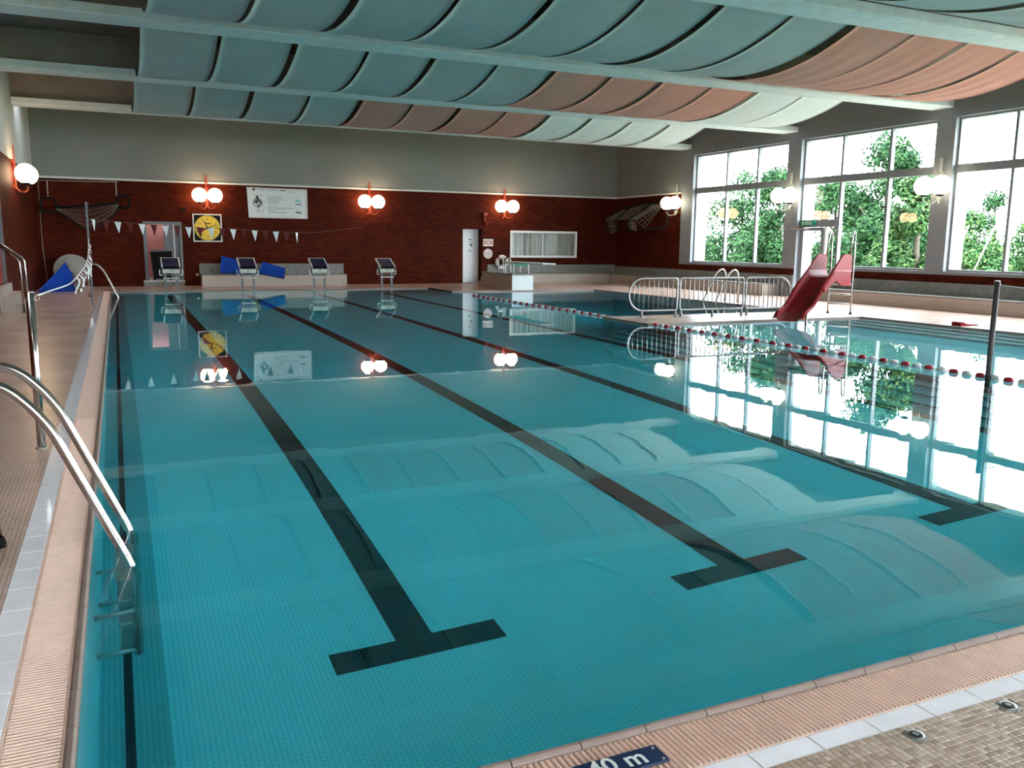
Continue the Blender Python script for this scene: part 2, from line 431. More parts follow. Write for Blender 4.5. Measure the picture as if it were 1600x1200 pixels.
grating('overflow_grating', False, 'pink plastic overflow grating along the long left pool edge')

# ---- basin
pool = thing('pool_basin', (7, 14, 0), kind='structure', label='swimming pool basin lined with pale mosaic tiles')
mb = MB(); mb.box((.1, PY0-.05, -1.7), (9.05, PY1+.05, -1.4)); mb.box((9.05, 24.80, -1.7), (9.38, PY1+.05, -1.4)); mb.build('pool_floor', 'pool_tile', pool)
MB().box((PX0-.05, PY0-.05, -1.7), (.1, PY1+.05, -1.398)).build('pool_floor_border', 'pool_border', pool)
MB().box((8.8, PY0-.05, -1.7), (PX1+.05, 13.6, -.6)).build('shallow_floor', 'pool_tile', pool)
MB().box((9.0, 15.0, -3.7), (PX1+.05, 24.9, -3.4)).build('diving_pit_floor', 'pool_tile', pool)
MB().box((8.85, 13.45, -3.7), (9.05, PY1+.05, -1.404)).build('pit_wall', 'pool_tile_y', pool)
MB().box((PX0-.15, PY0, -1.7), (PX0, PY1, -.02)).build('pool_wall', 'pool_tile_y', pool)
MB().box((PX0-.15, PY0-.06, -1.7), (PX1+.1, PY0, -.02)).build('pool_wall', 'pool_tile_x', pool)
MB().box((PX0-.15, PY1, -1.7), (9.4, PY1+.08, -.02)).build('pool_wall', 'pool_tile_x', pool)
MB().box((9.3, 24.84, -3.7), (9.4, PY1+.05, -.02)).build('pool_wall', 'pool_tile_y', pool)
MB().box((9.05, 24.76, -3.7), (PX1+.1, 24.84, -.02)).build('pool_wall', 'pool_tile_x', pool)
MB().box((PX1, PY0, -3.7), (PX1+.1, 24.85, -.02)).build('pool_wall', 'pool_tile_y', pool)
MB().box((8.95, 13.46, -3.7), (PX1, 15.11, -.05)).build('walkway_footing', 'pool_tile_x', pool)
for i, (xx, z) in enumerate(((7.9, -1.2), (8.2, -1.0), (8.5, -.8), (8.8, -.6))):
    st = MB().box((xx, PY0, -1.5), (xx+.3, 13.45, z)).build('step', 'pool_tile', pool)
    MB().box((xx-.003, PY0, z-.03), (xx+.05, 13.45, z+.003)).build('step_nosing', 'lane_tile', st)
for i, (xx, z) in enumerate(((13.1, -.45), (13.5, -.3), (13.9, -.15))):
    st = MB().box((xx, PY0, -.7), (PX1, 13.45, z)).build('step', 'pool_tile', pool)
    MB().box((xx-.003, PY0, z-.03), (xx+.05, 13.45, z+.003)).build('step_nosing', 'lane_tile', st)
for cx in (1.33, 3.43, 5.53, 7.63):
    MB().box((cx-.1, 4.12, -1.4), (cx+.1, PY1-.6, -1.395)).build('lane_line', 'lane_tile', pool)
    e = .46 if cx < 7 else .25
    MB().box((cx-.46, 3.94, -1.4), (cx+e, 4.12, -1.395)).build('lane_crossbar', 'lane_tile', pool)
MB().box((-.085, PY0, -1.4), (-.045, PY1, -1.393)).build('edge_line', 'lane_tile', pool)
cs_n = MB(); cs_n.prism([(-.038, -.06), (-.038, -.010), (-.034, .001), (-.026, .008), (-.015, .009), (-.005, .002), (0, -.012), (0, -.06)], -.109, .109, 'x'); cs_n = cs_n.mesh('coping_stone', Vector((0, 0, 0)), 'coping')
cs_l = MB(); cs_l.prism([(-.03, -.06), (-.03, 0), (-.022, .008), (-.008, .008), (0, -.005), (0, -.06)], -.1145, .1145, 'y'); cs_l = cs_l.mesh('coping_stone', Vector((0, 0, 0)), 'coping')
x = 1.14-.2215*6+.1107-.2215*0
while x < PX1: inst('coping_stone', cs_n, (x, 2.01, DZ), pool); x += .2215
y = 2.67-.233*3+.1165
while y < PY1: inst('coping_stone', cs_l, (-.187, y, DZ), pool); y += .233
MB().box((PX0-.03, 1.972, -.06), (PX0+.02, 2.01, DZ+.006)).build('corner_stone', 'coping', pool)
cs_f = MB().bbox((-.115, 0, -.06), (.115, .09, 0), .006).mesh('coping_stone', Vector((0, 0, 0)), 'coping')
x = PX0+.115
while x < 9.3: inst('coping_stone', cs_f, (x, PY1-.002, DZ+.004), pool); x += .2335
mb = MB(); mb.box((9.3, 24.75, -.06), (PX1, 24.84, DZ+.004)); mb.build('coping_band', 'coping', pool)
MB().box((9.3, 24.84, -.06), (9.39, PY1, DZ+.004)).build('coping_band', 'coping', pool)
MB().box((PX1-.003, PY0, -.06), (PX1+.08, 13.45, DZ+.004)).build('coping_band', 'coping', pool)
MB().box((PX1-.003, 15.12, -.06), (PX1+.08, 24.84, DZ+.004)).build('coping_band', 'coping', pool)
# ---- water body
wp = [(PX0-.02, PY0-.02), (PX1+.02, PY0-.02), (PX1+.02, 13.48), (8.97, 13.48), (8.97, 15.09), (PX1+.02, 15.09), (PX1+.02, 24.78), (9.32, 24.78), (9.32, PY1+.02), (PX0-.02, PY1+.02)]
wm = MB(); n = len(wp)
wm.add([(a, b, 0.0) for a, b in wp]+[(a, b, -3.9) for a, b in wp], [tuple(range(n)), tuple(range(2*n-1, n-1, -1))]+[((i+1) % n, i, n+i, n+(i+1) % n) for i in range(n)])
wm.build('pool_water', 'water', None, label='still clear turquoise water filling the swimming pool', cat='water', kind='stuff')

# ---- back wall
wb = thing('wall_back', (8, YB, 0), kind='structure', label='red brick back wall with grey plaster above')
def wall_back_band(mb, z0, z1, holes):
    xs = WL-.3
    for (a, b, h0, h1) in sorted(holes):
        if xs < a: mb.box((xs, YB, z0), (a, YB+.3, z1))
        if z0 < h0: mb.box((a, YB, z0), (b, YB+.3, min(h0, z1)))
        if h1 < z1: mb.box((a, YB, max(h1, z0)), (b, YB+.3, z1))
        xs = b
    mb.box((xs, YB, z0), (WR+.6, YB+.3, z1))
D1 = (.80, 1.95, -.2, 2.07); D2 = (11.65, 12.41, -.2, 2.02); IW = (13.60, 16.38, 1.02, 1.95); NI = (7.67, 8.35, -.2, 2.05)
mb = MB(); wall_back_band(mb, -.2, TRIMZ-.03, [D1, D2, IW, NI]); mb.build('brickwork', 'brick_x', wb)
MB().box((NI[0], YB+.012, -.2), (NI[1], YB+.3, NI[3])).build('bricked_up_doorway', 'brick_x', wb)
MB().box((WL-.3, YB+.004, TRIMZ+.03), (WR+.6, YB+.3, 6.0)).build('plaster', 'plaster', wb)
MB().bbox((WL, YB-.025, TRIMZ-.03), (WR, YB+.05, TRIMZ+.03), .008).build('trim_1', 'trim_paint', None, kind='structure', label='pale ledge strip along the back wall')
# recess and white door
d2 = thing('door_2', (12.0, YB+.36, 0), kind='structure', label='white door with small notices in a brick recess')
MB().bbox((11.6, YB+.36, DZ), (12.6, YB+.365, 2.03), .004).build('door_leaf', 'door_white', d2)
mb = MB(); 
for (a, b, c, d) in ((12.02, 12.14, 1.62, 1.655), (12.04, 12.15, 1.54, 1.56), (12.03, 12.08, 1.44, 1.47), (12.02, 12.14, 1.20, 1.22), (12.02, 12.04, 1.20, 1.28)): mb.box((a, YB+.356, c), (b, YB+.36, d))
mb.box((12.1, YB+.356, 1.38), (12.16, YB+.36, 1.48)); mb.build('notice', 'ink', d2)
MB().tube([(12.52, YB+.36, 1.05), (12.52, YB+.31, 1.05), (12.40, YB+.31, 1.05)], .01).build('door_handle', 'steel', d2)
mb = MB(); mb.box((11.35, YB+.3, -.2), (11.65, YB+.9, 2.4)); mb.box((12.41, YB+.3, -.2), (12.8, YB+.9, 2.4)); mb.box((11.65, YB+.3, 2.02), (12.41, YB+.9, 2.4)); mb.box((11.65, YB+.365, -.2), (12.41, YB+.9, 2.4))
mb.build('door_recess', 'brick_x', wb)
MB().box((11.65, YB, -.2), (12.41, YB+.365, DZ)).build('recess_floor', 'concrete', wb)
# open doorway on the left with corridor
d1 = thing('door_1', (1.4, YB, 0), kind='structure', label='open grey door leading to a pink corridor')
mb = MB(); mb.box((.80, YB-.03, .2), (.90, YB+.32, 2.07)); mb.box((1.88, YB-.03, .2), (1.95, YB+.32, 2.07)); mb.box((.90, YB-.03, 1.99), (1.88, YB+.32, 2.07)); mb.build('door_frame', 'door_grey', d1)
mb = MB(); mb.box((0, 0, .22), (.48, .045, 1.98), Matrix.Translation((1.40, YB+.06, 0)) @ Matrix.Rotation(R(0), 4, 'Z')); mb.build('door_leaf', 'door_grey', d1)
MB().tube([(1.45, YB+.06, 1.1), (1.45, YB+.01, 1.1), (1.55, YB+.01, 1.1)], .011).build('door_handle', 'steel', d1)
MB().box((.74, YB-.02, .17), (1.97, YB+.3, .215)).build('threshold', 'trim_paint', d1)
MB().box((.74, YB-.01, -.1), (1.97, YB+.3, .17)).build('door_step', 'concrete', d1)
cor = thing('corridor', (1.4, 31, 0), kind='structure', label='pink corridor behind the open door')
MB().box((0, YB+.3, -.1), (3, 33, .2)).build('corridor_floor', 'concrete', cor)
MB().box((0, 32.9, .2), (3, 33, 2.8)).build('corridor_wall', 'salmon_wall', cor)
mb = MB(); mb.box((-.1, YB+.3, .2), (0, 33, 2.8)); mb.box((3, YB+.3, .2), (3.1, 33, 2.8)); mb.build('corridor_side', 'salmon_wall', cor)
mb = MB(); mb.box((-.1, YB+.3, 2.8), (.7, 33, 2.9)); mb.box((2.0, YB+.3, 2.8), (3.1, 33, 2.9)); mb.box((.7, YB+.3, 2.8), (2.0, 32.45, 2.9)); mb.build('corridor_ceiling', 'plaster', cor)  # gap left open in the unseen ceiling, added so daylight reaches the corridor
# inner window with curtain
w7 = thing('window_7', (15, YB, 1), kind='structure', label='long inner window with drawn curtain in the back wall')
mb = MB(); a, b, c, d = 13.56, 16.42, .98, 1.99
mb.box((a, YB-.05, c), (b, YB+.1, c+.08)); mb.box((a, YB-.05, d-.08), (b, YB+.1, d)); mb.box((a, YB-.05, c+.08), (a+.08, YB+.1, d-.08)); mb.box((b-.08, YB-.05, c+.08), (b, YB+.1, d-.08)); mb.build('window_frame', 'frame_white', w7)
MB().box((14.93, YB-.01, c+.08), (14.97, YB+.08, d-.08)).build('mullion', 'frame_white', w7)
MB().box((a+.08, YB+.03, c+.08), (14.93, YB+.036, d-.08)).build('pane', 'pane_inner', w7)
MB().box((14.97, YB+.03, c+.08), (b-.08, YB+.036, d-.08)).build('pane', 'pane_inner', w7)
def curt(x0, x1, nm, mt):
    MB().grid(lambda u, v: (x0+(x1-x0)*u, YB+.17+.035*math.sin(u*(x1-x0)*34), 1.0+v*.98), int((x1-x0)*60), 2, .004).build(nm, mt, w7)
curt(13.6, 14.25, 'curtain_sheer', 'curtain_pale'); curt(14.22, 16.4, 'curtain', 'curtain')
mb = MB(); mb.box((13.4, YB+.3, .8), (16.6, YB+.34, 2.2)); mb.box((13.5, YB+.24, .95), (16.5, YB+.3, 1.01)); mb.build('window_back', 'plaster', w7)

# ---- left wall
wl = thing('wall_left', (WL, 12, 0), kind='structure', label='red brick left wall with pale plaster above')
mb = MB(); mb.box((WL-.3, YF, -.2), (WL, 19.6, TRIMZ)); mb.box((WL-.3, 21.0, -.2), (WL, YB, TRIMZ)); mb.box((WL-.3, 19.6, 2.6), (WL, 21.0, TRIMZ)); mb.box((WL-.3, 19.6, -.2), (WL, 21.0, .55)); mb.build('brickwork', 'brick_y', wl)
MB().box((WL-.3, YF, TRIMZ), (WL-.004, YB, 6.0)).build('plaster', 'plaster_light', wl)
d4 = thing('door_4', (WL, 20.3, .55), kind='structure', label='red door at the top of the left steps')
MB().bbox((WL-.1, 19.6, .55), (WL-.05, 21.0, 2.6), .004).build('door_leaf', 'red_paint', d4)
mb = MB(); mb.box((WL-.12, 19.6, .55), (WL+.01, 19.68, 2.6)); mb.box((WL-.12, 20.92, .55), (WL+.01, 21.0, 2.6)); mb.box((WL-.12, 19.68, 2.52), (WL+.01, 20.92, 2.6)); mb.build('door_frame', 'door_grey', d4)
# ---- wall behind the camera
wf = thing('wall_front', (8, YF, 0), kind='structure', label='wall behind the viewer')
FILL_BAYS = [(.9, 5.0), (9.2, 13.2)]  # window openings added out of view to brighten the near deck and water
MB().box((WL-.3, YF-.3, -.2), (WR+.6, YF, .9)).build('brickwork', 'brick_x', wf)
MB().box((WL-.3, YF-.3, 4.5), (WR+.6, YF, 6.0)).build('plaster', 'plaster', wf)
xx = WL-.3
for (a, b) in FILL_BAYS: MB().box((xx, YF-.3, .9), (a, YF, 4.5)).build('pier', 'grey_paint', wf); xx = b
MB().box((xx, YF-.3, .9), (WR+.6, YF, 4.5)).build('pier', 'grey_paint', wf)
for k, (a, b) in enumerate(FILL_BAYS):
    w = thing('window_%d' % (8+k), ((a+b)/2, YF-.15, .9), kind='structure', label='added tall window behind the viewer, brightening the near deck')
    mb = MB(); mb.box((a, YF-.2, .9), (b, YF-.1, .97)); mb.box((a, YF-.2, 4.43), (b, YF-.1, 4.5)); mb.box((a, YF-.2, .97), (a+.06, YF-.1, 4.43)); mb.box((b-.06, YF-.2, .97), (b, YF-.1, 4.43)); mb.box((a+.06, YF-.2, 3.27), (b-.06, YF-.1, 3.4)); mb.build('window_frame', 'grey_paint', w)
    for (p, q) in ((.97, 3.27), (3.4, 4.43)): MB().box((a+.06, YF-.153, p), (b-.06, YF-.147, q)).build('pane', 'pane_glass', w)

# ---- right wall with windows
wr = thing('wall_right', (WR, 12, 0), kind='structure', label='window wall with grey piers above a brick band')
BAYS = [(20.31, 24.90, (21.77, 23.27)), (15.23, 19.76, (16.68, 18.30)), (10.15, 14.70, (11.70, 13.24)), (5.05, 9.62, (6.57, 8.15)), (0.0, 4.55, (1.52, 3.07)), (-4.9, -.5, (-3.5, -2.0))]
XO = 18.80
edges = [25.55]+[v for b in BAYS for v in (b[1], b[0])]+[YF]
for i in range(0, len(edges), 2):                    # piers between bays
    y1, y0 = edges[i], edges[i+1]
    if y1-y0 > .02: MB().box((WR, y0, DZ), (XO, y1, 4.55)).build('pier', 'grey_paint', wr)
    if 0 < i: MB().box((XO, y0, -.2), (XO+.02, y1, 6.0)).build('outer_pier', 'white_render', wr)
for (a, b, mm) in BAYS:
    lo = [(a, b)] if a != 15.23 else [(a, 18.33)]
    for (p, q) in lo:
        MB().box((WR+.0, p, .85), (XO, q, .93)).build('sill', 'grey_paint', wr)
        MB().box((WR+.02, p, -.2), (XO, q, .85)).build('parapet', 'concrete', wr)
MB().box((WR, YF, 4.55), (XO, 25.55, 4.72)).build('window_head', 'grey_paint', wr)
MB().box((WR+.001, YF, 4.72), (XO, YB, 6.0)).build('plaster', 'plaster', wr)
for (a, b, mm) in BAYS: MB().box((18.45, b-.004, .93), (XO+.02, b, 4.55)).build('outer_reveal', 'white_render', wr)
for (p, q) in ((YF, 18.33), (19.78, 25.55)): MB().box((WR-.01, p, .66), (WR+.02, q, .85)).build('brick_band', 'brick_y', wr)
for (p, q) in ((YF, 18.33), (19.78, YB)): MB().box((WR-.03, p, .3), (WR+.02, q, .66)).build('concrete_band', 'concrete', wr)
MB().box((WR, 25.55, -.2), (XO, YB, TRIMZ)).build('brickwork', 'brick_y', wr)
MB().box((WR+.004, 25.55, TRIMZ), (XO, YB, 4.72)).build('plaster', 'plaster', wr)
MB().bbox((WR-.025, 25.55, TRIMZ-.03), (WR+.05, YB, TRIMZ+.03), .008).build('trim_2', 'trim_paint', None, kind='structure', label='pale ledge strip on the right wall beside the windows')
def window(n, a, b, mm, door=False):
    w = thing('window_%d' % n, (18.4, (a+b)/2, .93), kind='structure', label='tall grey-framed window bay, %s from the back wall' % ORD[n-1])
    X0, X1 = 18.33, 18.45; z0, z1, z2, z3 = .98, 3.27, 3.46, 4.5
    mb = MB(); mb.box((X0, a, z3), (X1, b, 4.56))
    if door: mb.box((X0, a, .93), (X1, 18.28, z0))
    else: mb.box((X0, a, .93), (X1, b, z0))
    mb.box((X0, a, z0 if not door else z0), (X1, a+.05, z3)); mb.box((X0, b-.05, DZ if door else z0), (X1, b, z3)); mb.build('window_frame', 'grey_paint', w)
    MB().box((X0-.02, a+.05, z1), (X1, b-.05, z2)).build('transom', 'grey_paint', w)
    for y in mm: MB().box((X0, y-.035, DZ if (door and y > 18) else z0), (X1, y+.035, z3)).build('mullion', 'grey_paint', w)
    ys = [a+.05]+[v for y in mm for v in (y-.035, y+.035)]+[b-.05]
    for i in (0, 2, 4):
        lo = z0 if not (door and i == 4) else 2.26
        MB().box((18.385, ys[i], lo), (18.391, ys[i+1], z1)).build('pane', 'pane_glass', w)
        MB().box((18.385, ys[i], z2), (18.391, ys[i+1], z3)).build('pane', 'pane_glass', w)
    return w
for n_, (a, b, mm) in enumerate(BAYS): w_ = window(n_+1, a, b, mm, n_ == 1)
d3 = thing('door_3', (18.4, 19.0, DZ), kind='structure', label='glazed exit door with sidelight in the window wall')
MB().box((18.30, 18.335, 2.05), (18.45, 19.71, 2.26)).build('lintel', 'grey_paint', d3)
mb = MB(); mb.box((18.34, 18.84, DZ+.02), (18.42, 18.93, 2.04)); mb.box((18.34, 19.63, DZ+.02), (18.42, 19.70, 2.04)); mb.box((18.34, 18.93, 1.95), (18.42, 19.63, 2.04)); mb.box((18.34, 18.93, DZ+.02), (18.42, 19.63, .16)); mb.build('door_frame', 'grey_paint', d3)
MB().box((18.36, 18.76, DZ+.02), (18.44, 18.83, 2.05)).build('door_post', 'frame_white', d3)
MB().box((18.385, 18.93, .16), (18.391, 19.63, 1.95)).build('pane', 'pane_glass', d3)
MB().box((18.385, 18.34, .16), (18.391, 18.76, 2.05)).build('pane', 'pane_glass', d3)
MB().box((18.30, 18.33, -.1), (18.8, 19.76, .06)).build('threshold', 'concrete', d3)
mb = MB(); mb.box((18.1, 19.35, 1.99), (18.34, 19.85, 2.03)); mb.tube([(18.2, 19.85, 2.02), (18.2, 20.05, 2.03)], .015); mb.build('door_closer', 'steel_dull', d3)
MB().tube(arc((18.25, 19.0, 1.0), (0, 1, 0), (0, 0, 1), .2, R(90), R(270), 12), .014).build('door_pull', 'steel', d3)

# ---- ceiling
ce = thing('ceiling', (8, 12, ZC), kind='structure', label='timber roof boards and pale concrete beams')
BEAMS = [25.70-5.14*i for i in range(7)]                 # rear lower edge of every beam
segs = sorted([(b, b+1.1) for b in BEAMS])
mb = MB(); mb.box((-1.40, YF-.3, ZC), (XO, YB+.3, ZC+.3))
yy = YF-.3
for (p, q) in segs:
    if p > yy: mb.box((WL-.3, yy, ZC), (-1.40, p, ZC+.3))
    yy = q
mb.box((WL-.3, yy, ZC), (-1.40, YB+.3, ZC+.3)); mb.build('roof_boards', 'roof_board', ce)
for b in BEAMS:
    if b < YF+.5: continue
    mb = MB(); y0, y1 = b-.62, b
    mb.prism([(y0+.02, 4.78), (y1-.02, 4.78), (y1, 4.80), (y1, 4.93), (y0, 4.93), (y0, 4.80)], WL-.02, WR-.002, 'x')
    bo = mb.build('beam', 'beam_paint', ce)
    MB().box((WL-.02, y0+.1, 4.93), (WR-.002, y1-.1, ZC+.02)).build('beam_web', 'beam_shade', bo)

# ---- benches along the walls
def bench(label, boxes, back, mts):
    t = thing('wall_bench', (sum(b[0][0]+b[1][0] for b in boxes)/2/len(boxes), sum(b[0][1]+b[1][1] for b in boxes)/2/len(boxes), DZ), label=label, cat='bench', group='tiled wall benches')
    for (a, b), m_ in zip(boxes, mts): MB().box(a, (b[0], b[1], b[2]-.025)).build('bench_front', m_, t)
    for (a, b) in boxes:
        e = .015; MB().box((a[0]-(e if m_ == 'bench_tile' else 0), a[1]-(e if m_ != 'bench_tile' else 0), b[2]-.025), b).build('seat', 'concrete', t)
    for (a, b) in back: MB().box(a, b).build('backrest', 'concrete', t)
bench('tiled bench with speckled backrest below the banner on the back wall', [((2.45, 29.3, DZ), (7.15, YB-.001, .40))], [((2.43, YB-.07, .40), (7.17, YB-.002, .75))], ['bench_tile_x'])
bench('tiled bench with speckled backrest under the long inner window', [((12.62, 29.3, DZ), (17.6, YB-.001, .40))], [((12.62, YB-.07, .40), (18.15, YB-.002, .72))], ['bench_tile_x'])
bench('tiled bench along the window wall between corner and glazed door', [((17.6, 20.4, DZ), (WR-.032, YB-.001, .38))], [], ['bench_tile'])
bench('long tiled bench under the windows right of the slide', [((17.6, YF+.01, DZ), (WR-.032, 18.2, .36))], [], ['bench_tile'])

# ================================================================ CEILING SAILS
ROWN = ['the row nearest the back wall', 'second row from back wall', 'third row from back wall', 'the row nearest the viewer']
COLN = {'sail_blue': 'grey-blue', 'sail_salmon': 'salmon pink', 'sail_white': 'whitish'}
for r_ in range(4):
    ya, yb = BEAMS[r_+1]+.005, BEAMS[r_]-.625
    nb = 4+2*r_
    for i in range(12):
        mt = 'sail_blue' if i < nb else ('sail_salmon' if i < nb+4 else 'sail_white')
        x0 = .55+1.26*i; x1 = x0+1.26
        g = .065 if i % 2 == 0 else .11
        if i == nb-1: g = .12 if r_ != 2 else .19
        if mt == 'sail_white': g = .035 if r_ else .09
        x1 -= g
        sag = .45+random.uniform(-.012, .012)+(.05 if (r_ == 2 and mt == 'sail_salmon') else 0)
        twist = random.uniform(-.012, .012)
        fold = .010 if (mt == 'sail_white' and r_ == 0) or (mt == 'sail_salmon' and r_ == 2) else .0025
        ph = random.uniform(0, 6)
        def fn(u, v, x0=x0, x1=x1, ya=ya, yb=yb, sag=sag, twist=twist, fold=fold, ph=ph):
            q = 2*v-1
            return (x0+(x1-x0)*u, ya+(yb-ya)*v, 4.95-(sag+twist*(2*u-1))*(1-q*q)+fold*math.sin(u*19+ph+v*2)*(1-q*q))
        MB().grid(fn, 12, 28, -.008).build('ceiling_sail', mt, None, label='%s fabric ceiling sail, %s from left, %s' % (COLN[mt], ORD[i], ROWN[r_]), cat='ceiling sail', group='fabric ceiling sails')

# ================================================================ WALL LAMPS
def lamp(loc, rz, stem, globe, label):
    t = thing('wall_lamp', loc, rz, True, label=label, cat='wall lamp', group='twin globe wall lamps')
    mb = MB(); 
    for s in (-.022, .022): mb.box((s-.012, -.075, -.36), (s+.012, -.05, .66))
    mb.box((-.03, -.075, .26), (.03, 0, .34)); mb.box((-.03, -.075, -.32), (.03, 0, -.26)); mb.build('stem', stem, t)
    for s in (-1, 1):
        pts = smooth_path([(s*.022, -.065, -.20), (s*.024, -.08, -.34), (s*.10, -.17, -.42), (s*.20, -.27, -.39), (s*.235, -.30, -.30), (s*.235, -.30, -.24)], 5)
        am = MB().tube(pts, .012, 8).build('arm', stem if stem == 'lamp_red' else 'lamp_grey', t)
        g = MB().sphere((s*.235, -.30, 0), .232, 24, 16).build('globe', globe, t)
        MB().lathe((s*.235, -.30, -.262), (0, 0, 1), [(.03, 0), (.085, .015), (.09, .05), (.085, .055)], 16).build('globe_holder', 'black', am)
    return t
lamp((2.75, YB, 2.92), 0, 'lamp_red', 'globe_warm', 'twin globe wall lamp on red stem above the yellow clock')
lamp((8.14, YB, 2.88), 0, 'lamp_red', 'globe_warm', 'twin globe wall lamp on red stem above the bricked-up doorway')
lamp((13.30, YB, 2.86), 0, 'lamp_red', 'globe_warm', 'twin globe wall lamp on red stem above the long inner window')
lamp((WL, 23.9, 3.0), R(90), 'lamp_red', 'globe_warm', 'globe wall lamp on red stem on the left brick wall')
lamp((WR, 25.75, 2.97), R(-90), 'lamp_grey', 'globe_cool', 'twin globe wall lamp beside the folded goal left of the windows')
lamp((WR, 20.04, 2.97), R(-90), 'lamp_grey', 'globe_cool', 'twin globe wall lamp on the pier left of the glazed door')
lamp((WR, 14.96, 2.97), R(-90), 'lamp_grey', 'globe_cool', 'twin globe wall lamp on the pier right of the slide')

# ================================================================ THINGS ON THE BACK WALL
# pace clock
cx, cz, yw = 2.735, 1.895, YB
t = thing('pace_clock', (cx, yw, 1.45), label='square pace clock with yellow dial and black corners', cat='clock')
mb = MB(); h = .445
mb.box((cx-h, yw-.07, cz-h), (cx+h, yw-.001, cz-h+.035)); mb.box((cx-h, yw-.07, cz+h-.035), (cx+h, yw-.001, cz+h)); mb.box((cx-h, yw-.07, cz-h+.035), (cx-h+.035, yw-.001, cz+h-.035)); mb.box((cx+h-.035, yw-.07, cz-h+.035), (cx+h, yw-.001, cz+h-.035)); mb.build('clock_frame', 'trim_paint', t)
MB().box((cx-h+.035, yw-.045, cz-h+.035), (cx+h-.035, yw-.001, cz+h-.035)).build('clock_back', 'black', t)
MB().lathe((cx, yw-.045, cz), (0, -1, 0), [(.40, 0), (.40, .006)], 40, False).build('dial', 'yellow', t)
mb = MB()
for k in range(60):
    a = 2*math.pi*k/60; l = .055 if k % 5 == 0 else .028; w = .007 if k % 5 == 0 else .004
    M_ = Matrix.Translation((cx, yw-.0525, cz)) @ Matrix.Rotation(a, 4, 'Y'); mb.box((-w, -.002, .385-l), (w, 0, .385), M_)
mb.build('minute_marks', 'ink', t)
mb = MB()
for k in range(1, 13):
    a = R(30*k); rr = .275; M_ = frame_m((cx+rr*math.sin(a), yw-.053, cz+rr*math.cos(a)), (1, 0, 0), (0, 0, 1)); mb2 = text_mb(str(5*k), .085, M_, .001); mb.add(mb2.v, mb2.f)
mb.build('numerals', 'ink', t)
mb = MB(); mb.prism([(cx-.02, cz-.02)]+[(cx+.33*math.sin(R(a)), cz+.33*math.cos(R(a))) for a in range(232, 275, 6)], yw-.058, yw-.054); mb.build('red_sector', 'sign_red', t)
for a, l, w in ((252, .36, .012), (-25, .25, .016), (72, .33, .010)):
    M_ = Matrix.Translation((cx, yw-.062, cz)) @ Matrix.Rotation(R(a), 4, 'Y'); MB().box((-w, -.003, -.05), (w, 0, l), M_).build('hand', 'ink', t)
MB().lathe((cx, yw-.06, cz), (0, -1, 0), [(.03, 0), (.03, .012), (.01, .015)], 14).build('hub', 'ink', t)
MB().box((cx-.06, yw-.056, cz+.13), (cx+.1, yw-.053, cz+.165)).build('maker_plate', 'ink', t)
# banner
t = thing('banner', (5.0, YB, 2.25), label='white printed banner with logos hung high on the back wall', cat='banner')
def bq(u, v, d=0.0):    # banner coordinates 0..1 from lower left
    x0 = 4.05+(4.01-4.05)*v; x1 = 5.99; zl = 2.255+(3.245-2.255)*v; zr = 2.25+(3.235-2.25)*v
    return Vector((x0+(x1-x0)*u, YB-.03-d-.008*math.sin(u*9)*(.5-abs(v-.5)), zl+(zr-zl)*u))
MB().grid(lambda u, v: bq(u, v), 24, 8, -.004).build('banner_sheet', 'white_sheet', t)
def bar(mb, u0, u1, v0, v1):
    n = 4
    for k in range(n):
        a, b = u0+(u1-u0)*k/n, u0+(u1-u0)*(k+1)/n
        mb.add([bq(a, v0, .006), bq(b, v0, .006), bq(b, v1, .006), bq(a, v1, .006)], [(0, 1, 2, 3)])
mb = MB(); bar(mb, .09, .135, .90, .965); bar(mb, .79, .89, .47, .50); bar(mb, .79, .89, .19, .23); mb.build('dark_logos', 'ink', t)
mb = MB(); bar(mb, .79, .88, .57, .62); mb.build('cyan_logo', 'cyan_print', t)
mb = MB()
for (a, b, v, hh) in ((.20, .24, .925, .02), (.24, .31, .915, .012), (.38, .40, .92, .03), (.41, .43, .92, .03), (.44, .46, .92, .03), (.54, .64, .91, .035), (.70, .74, .875, .025), (.75, .81, .87, .012)): bar(mb, a, b, v, v+hh)
def scrib(u0, u1, v, hh, seed):
    rnd = random.Random(seed); u = u0
    while u < u1: l = rnd.uniform(.012, .04); bar(mb, u, min(u+l, u1), v, v+hh*rnd.uniform(.75, 1)); u += l+.005
for k, (b, v, hh) in enumerate(((.57, .71, .022), (.60, .655, .022), (.57, .605, .022), (.53, .555, .02), (.52, .495, .03), (.50, .405, .018), (.77, .335, .024), (.63, .29, .02), (.47, .245, .02), (.64, .18, .03))): scrib(.33, b, v, hh, k)
for (a, b, v) in ((.795, .85, .68), (.795, .85, .28), (.135, .26, .235), (.125, .26, .19)): scrib(a, b, v, .018, int(a*99+v*77))
mb.build('printed_lines', 'grey_print', t)
mb = MB()        # round emblem: swirl in a drop-shaped ring with a crown of strokes
def stroke(pts, w):
    P = [Vector((a, b, 0)) for a, b in pts]
    for i in range(len(P)-1):
        d = (P[i+1]-P[i]); nn = Vector((-d.y, d.x, 0)).normalized(); nn.x *= w*.5; nn.y *= w
        q = [P[i]+nn, P[i]-nn, P[i+1]-nn, P[i+1]+nn]; mb.add([bq(p.x, p.y, .006) for p in q], [(0, 1, 2, 3)])
def ep(a, r): return (.165+.075*r*math.cos(R(a)), .50+.145*r*math.sin(R(a)))
stroke([ep(a, 1) for a in range(110, 431, 12)], .012)
stroke([ep(a, .62) for a in range(-40, 200, 12)], .03); stroke([ep(a, .30) for a in range(20, 250, 15)], .035); stroke([(.15, .62), (.16, .72), (.18, .60)], .03); stroke([(.155, .42), (.175, .38), (.185, .44)], .03)
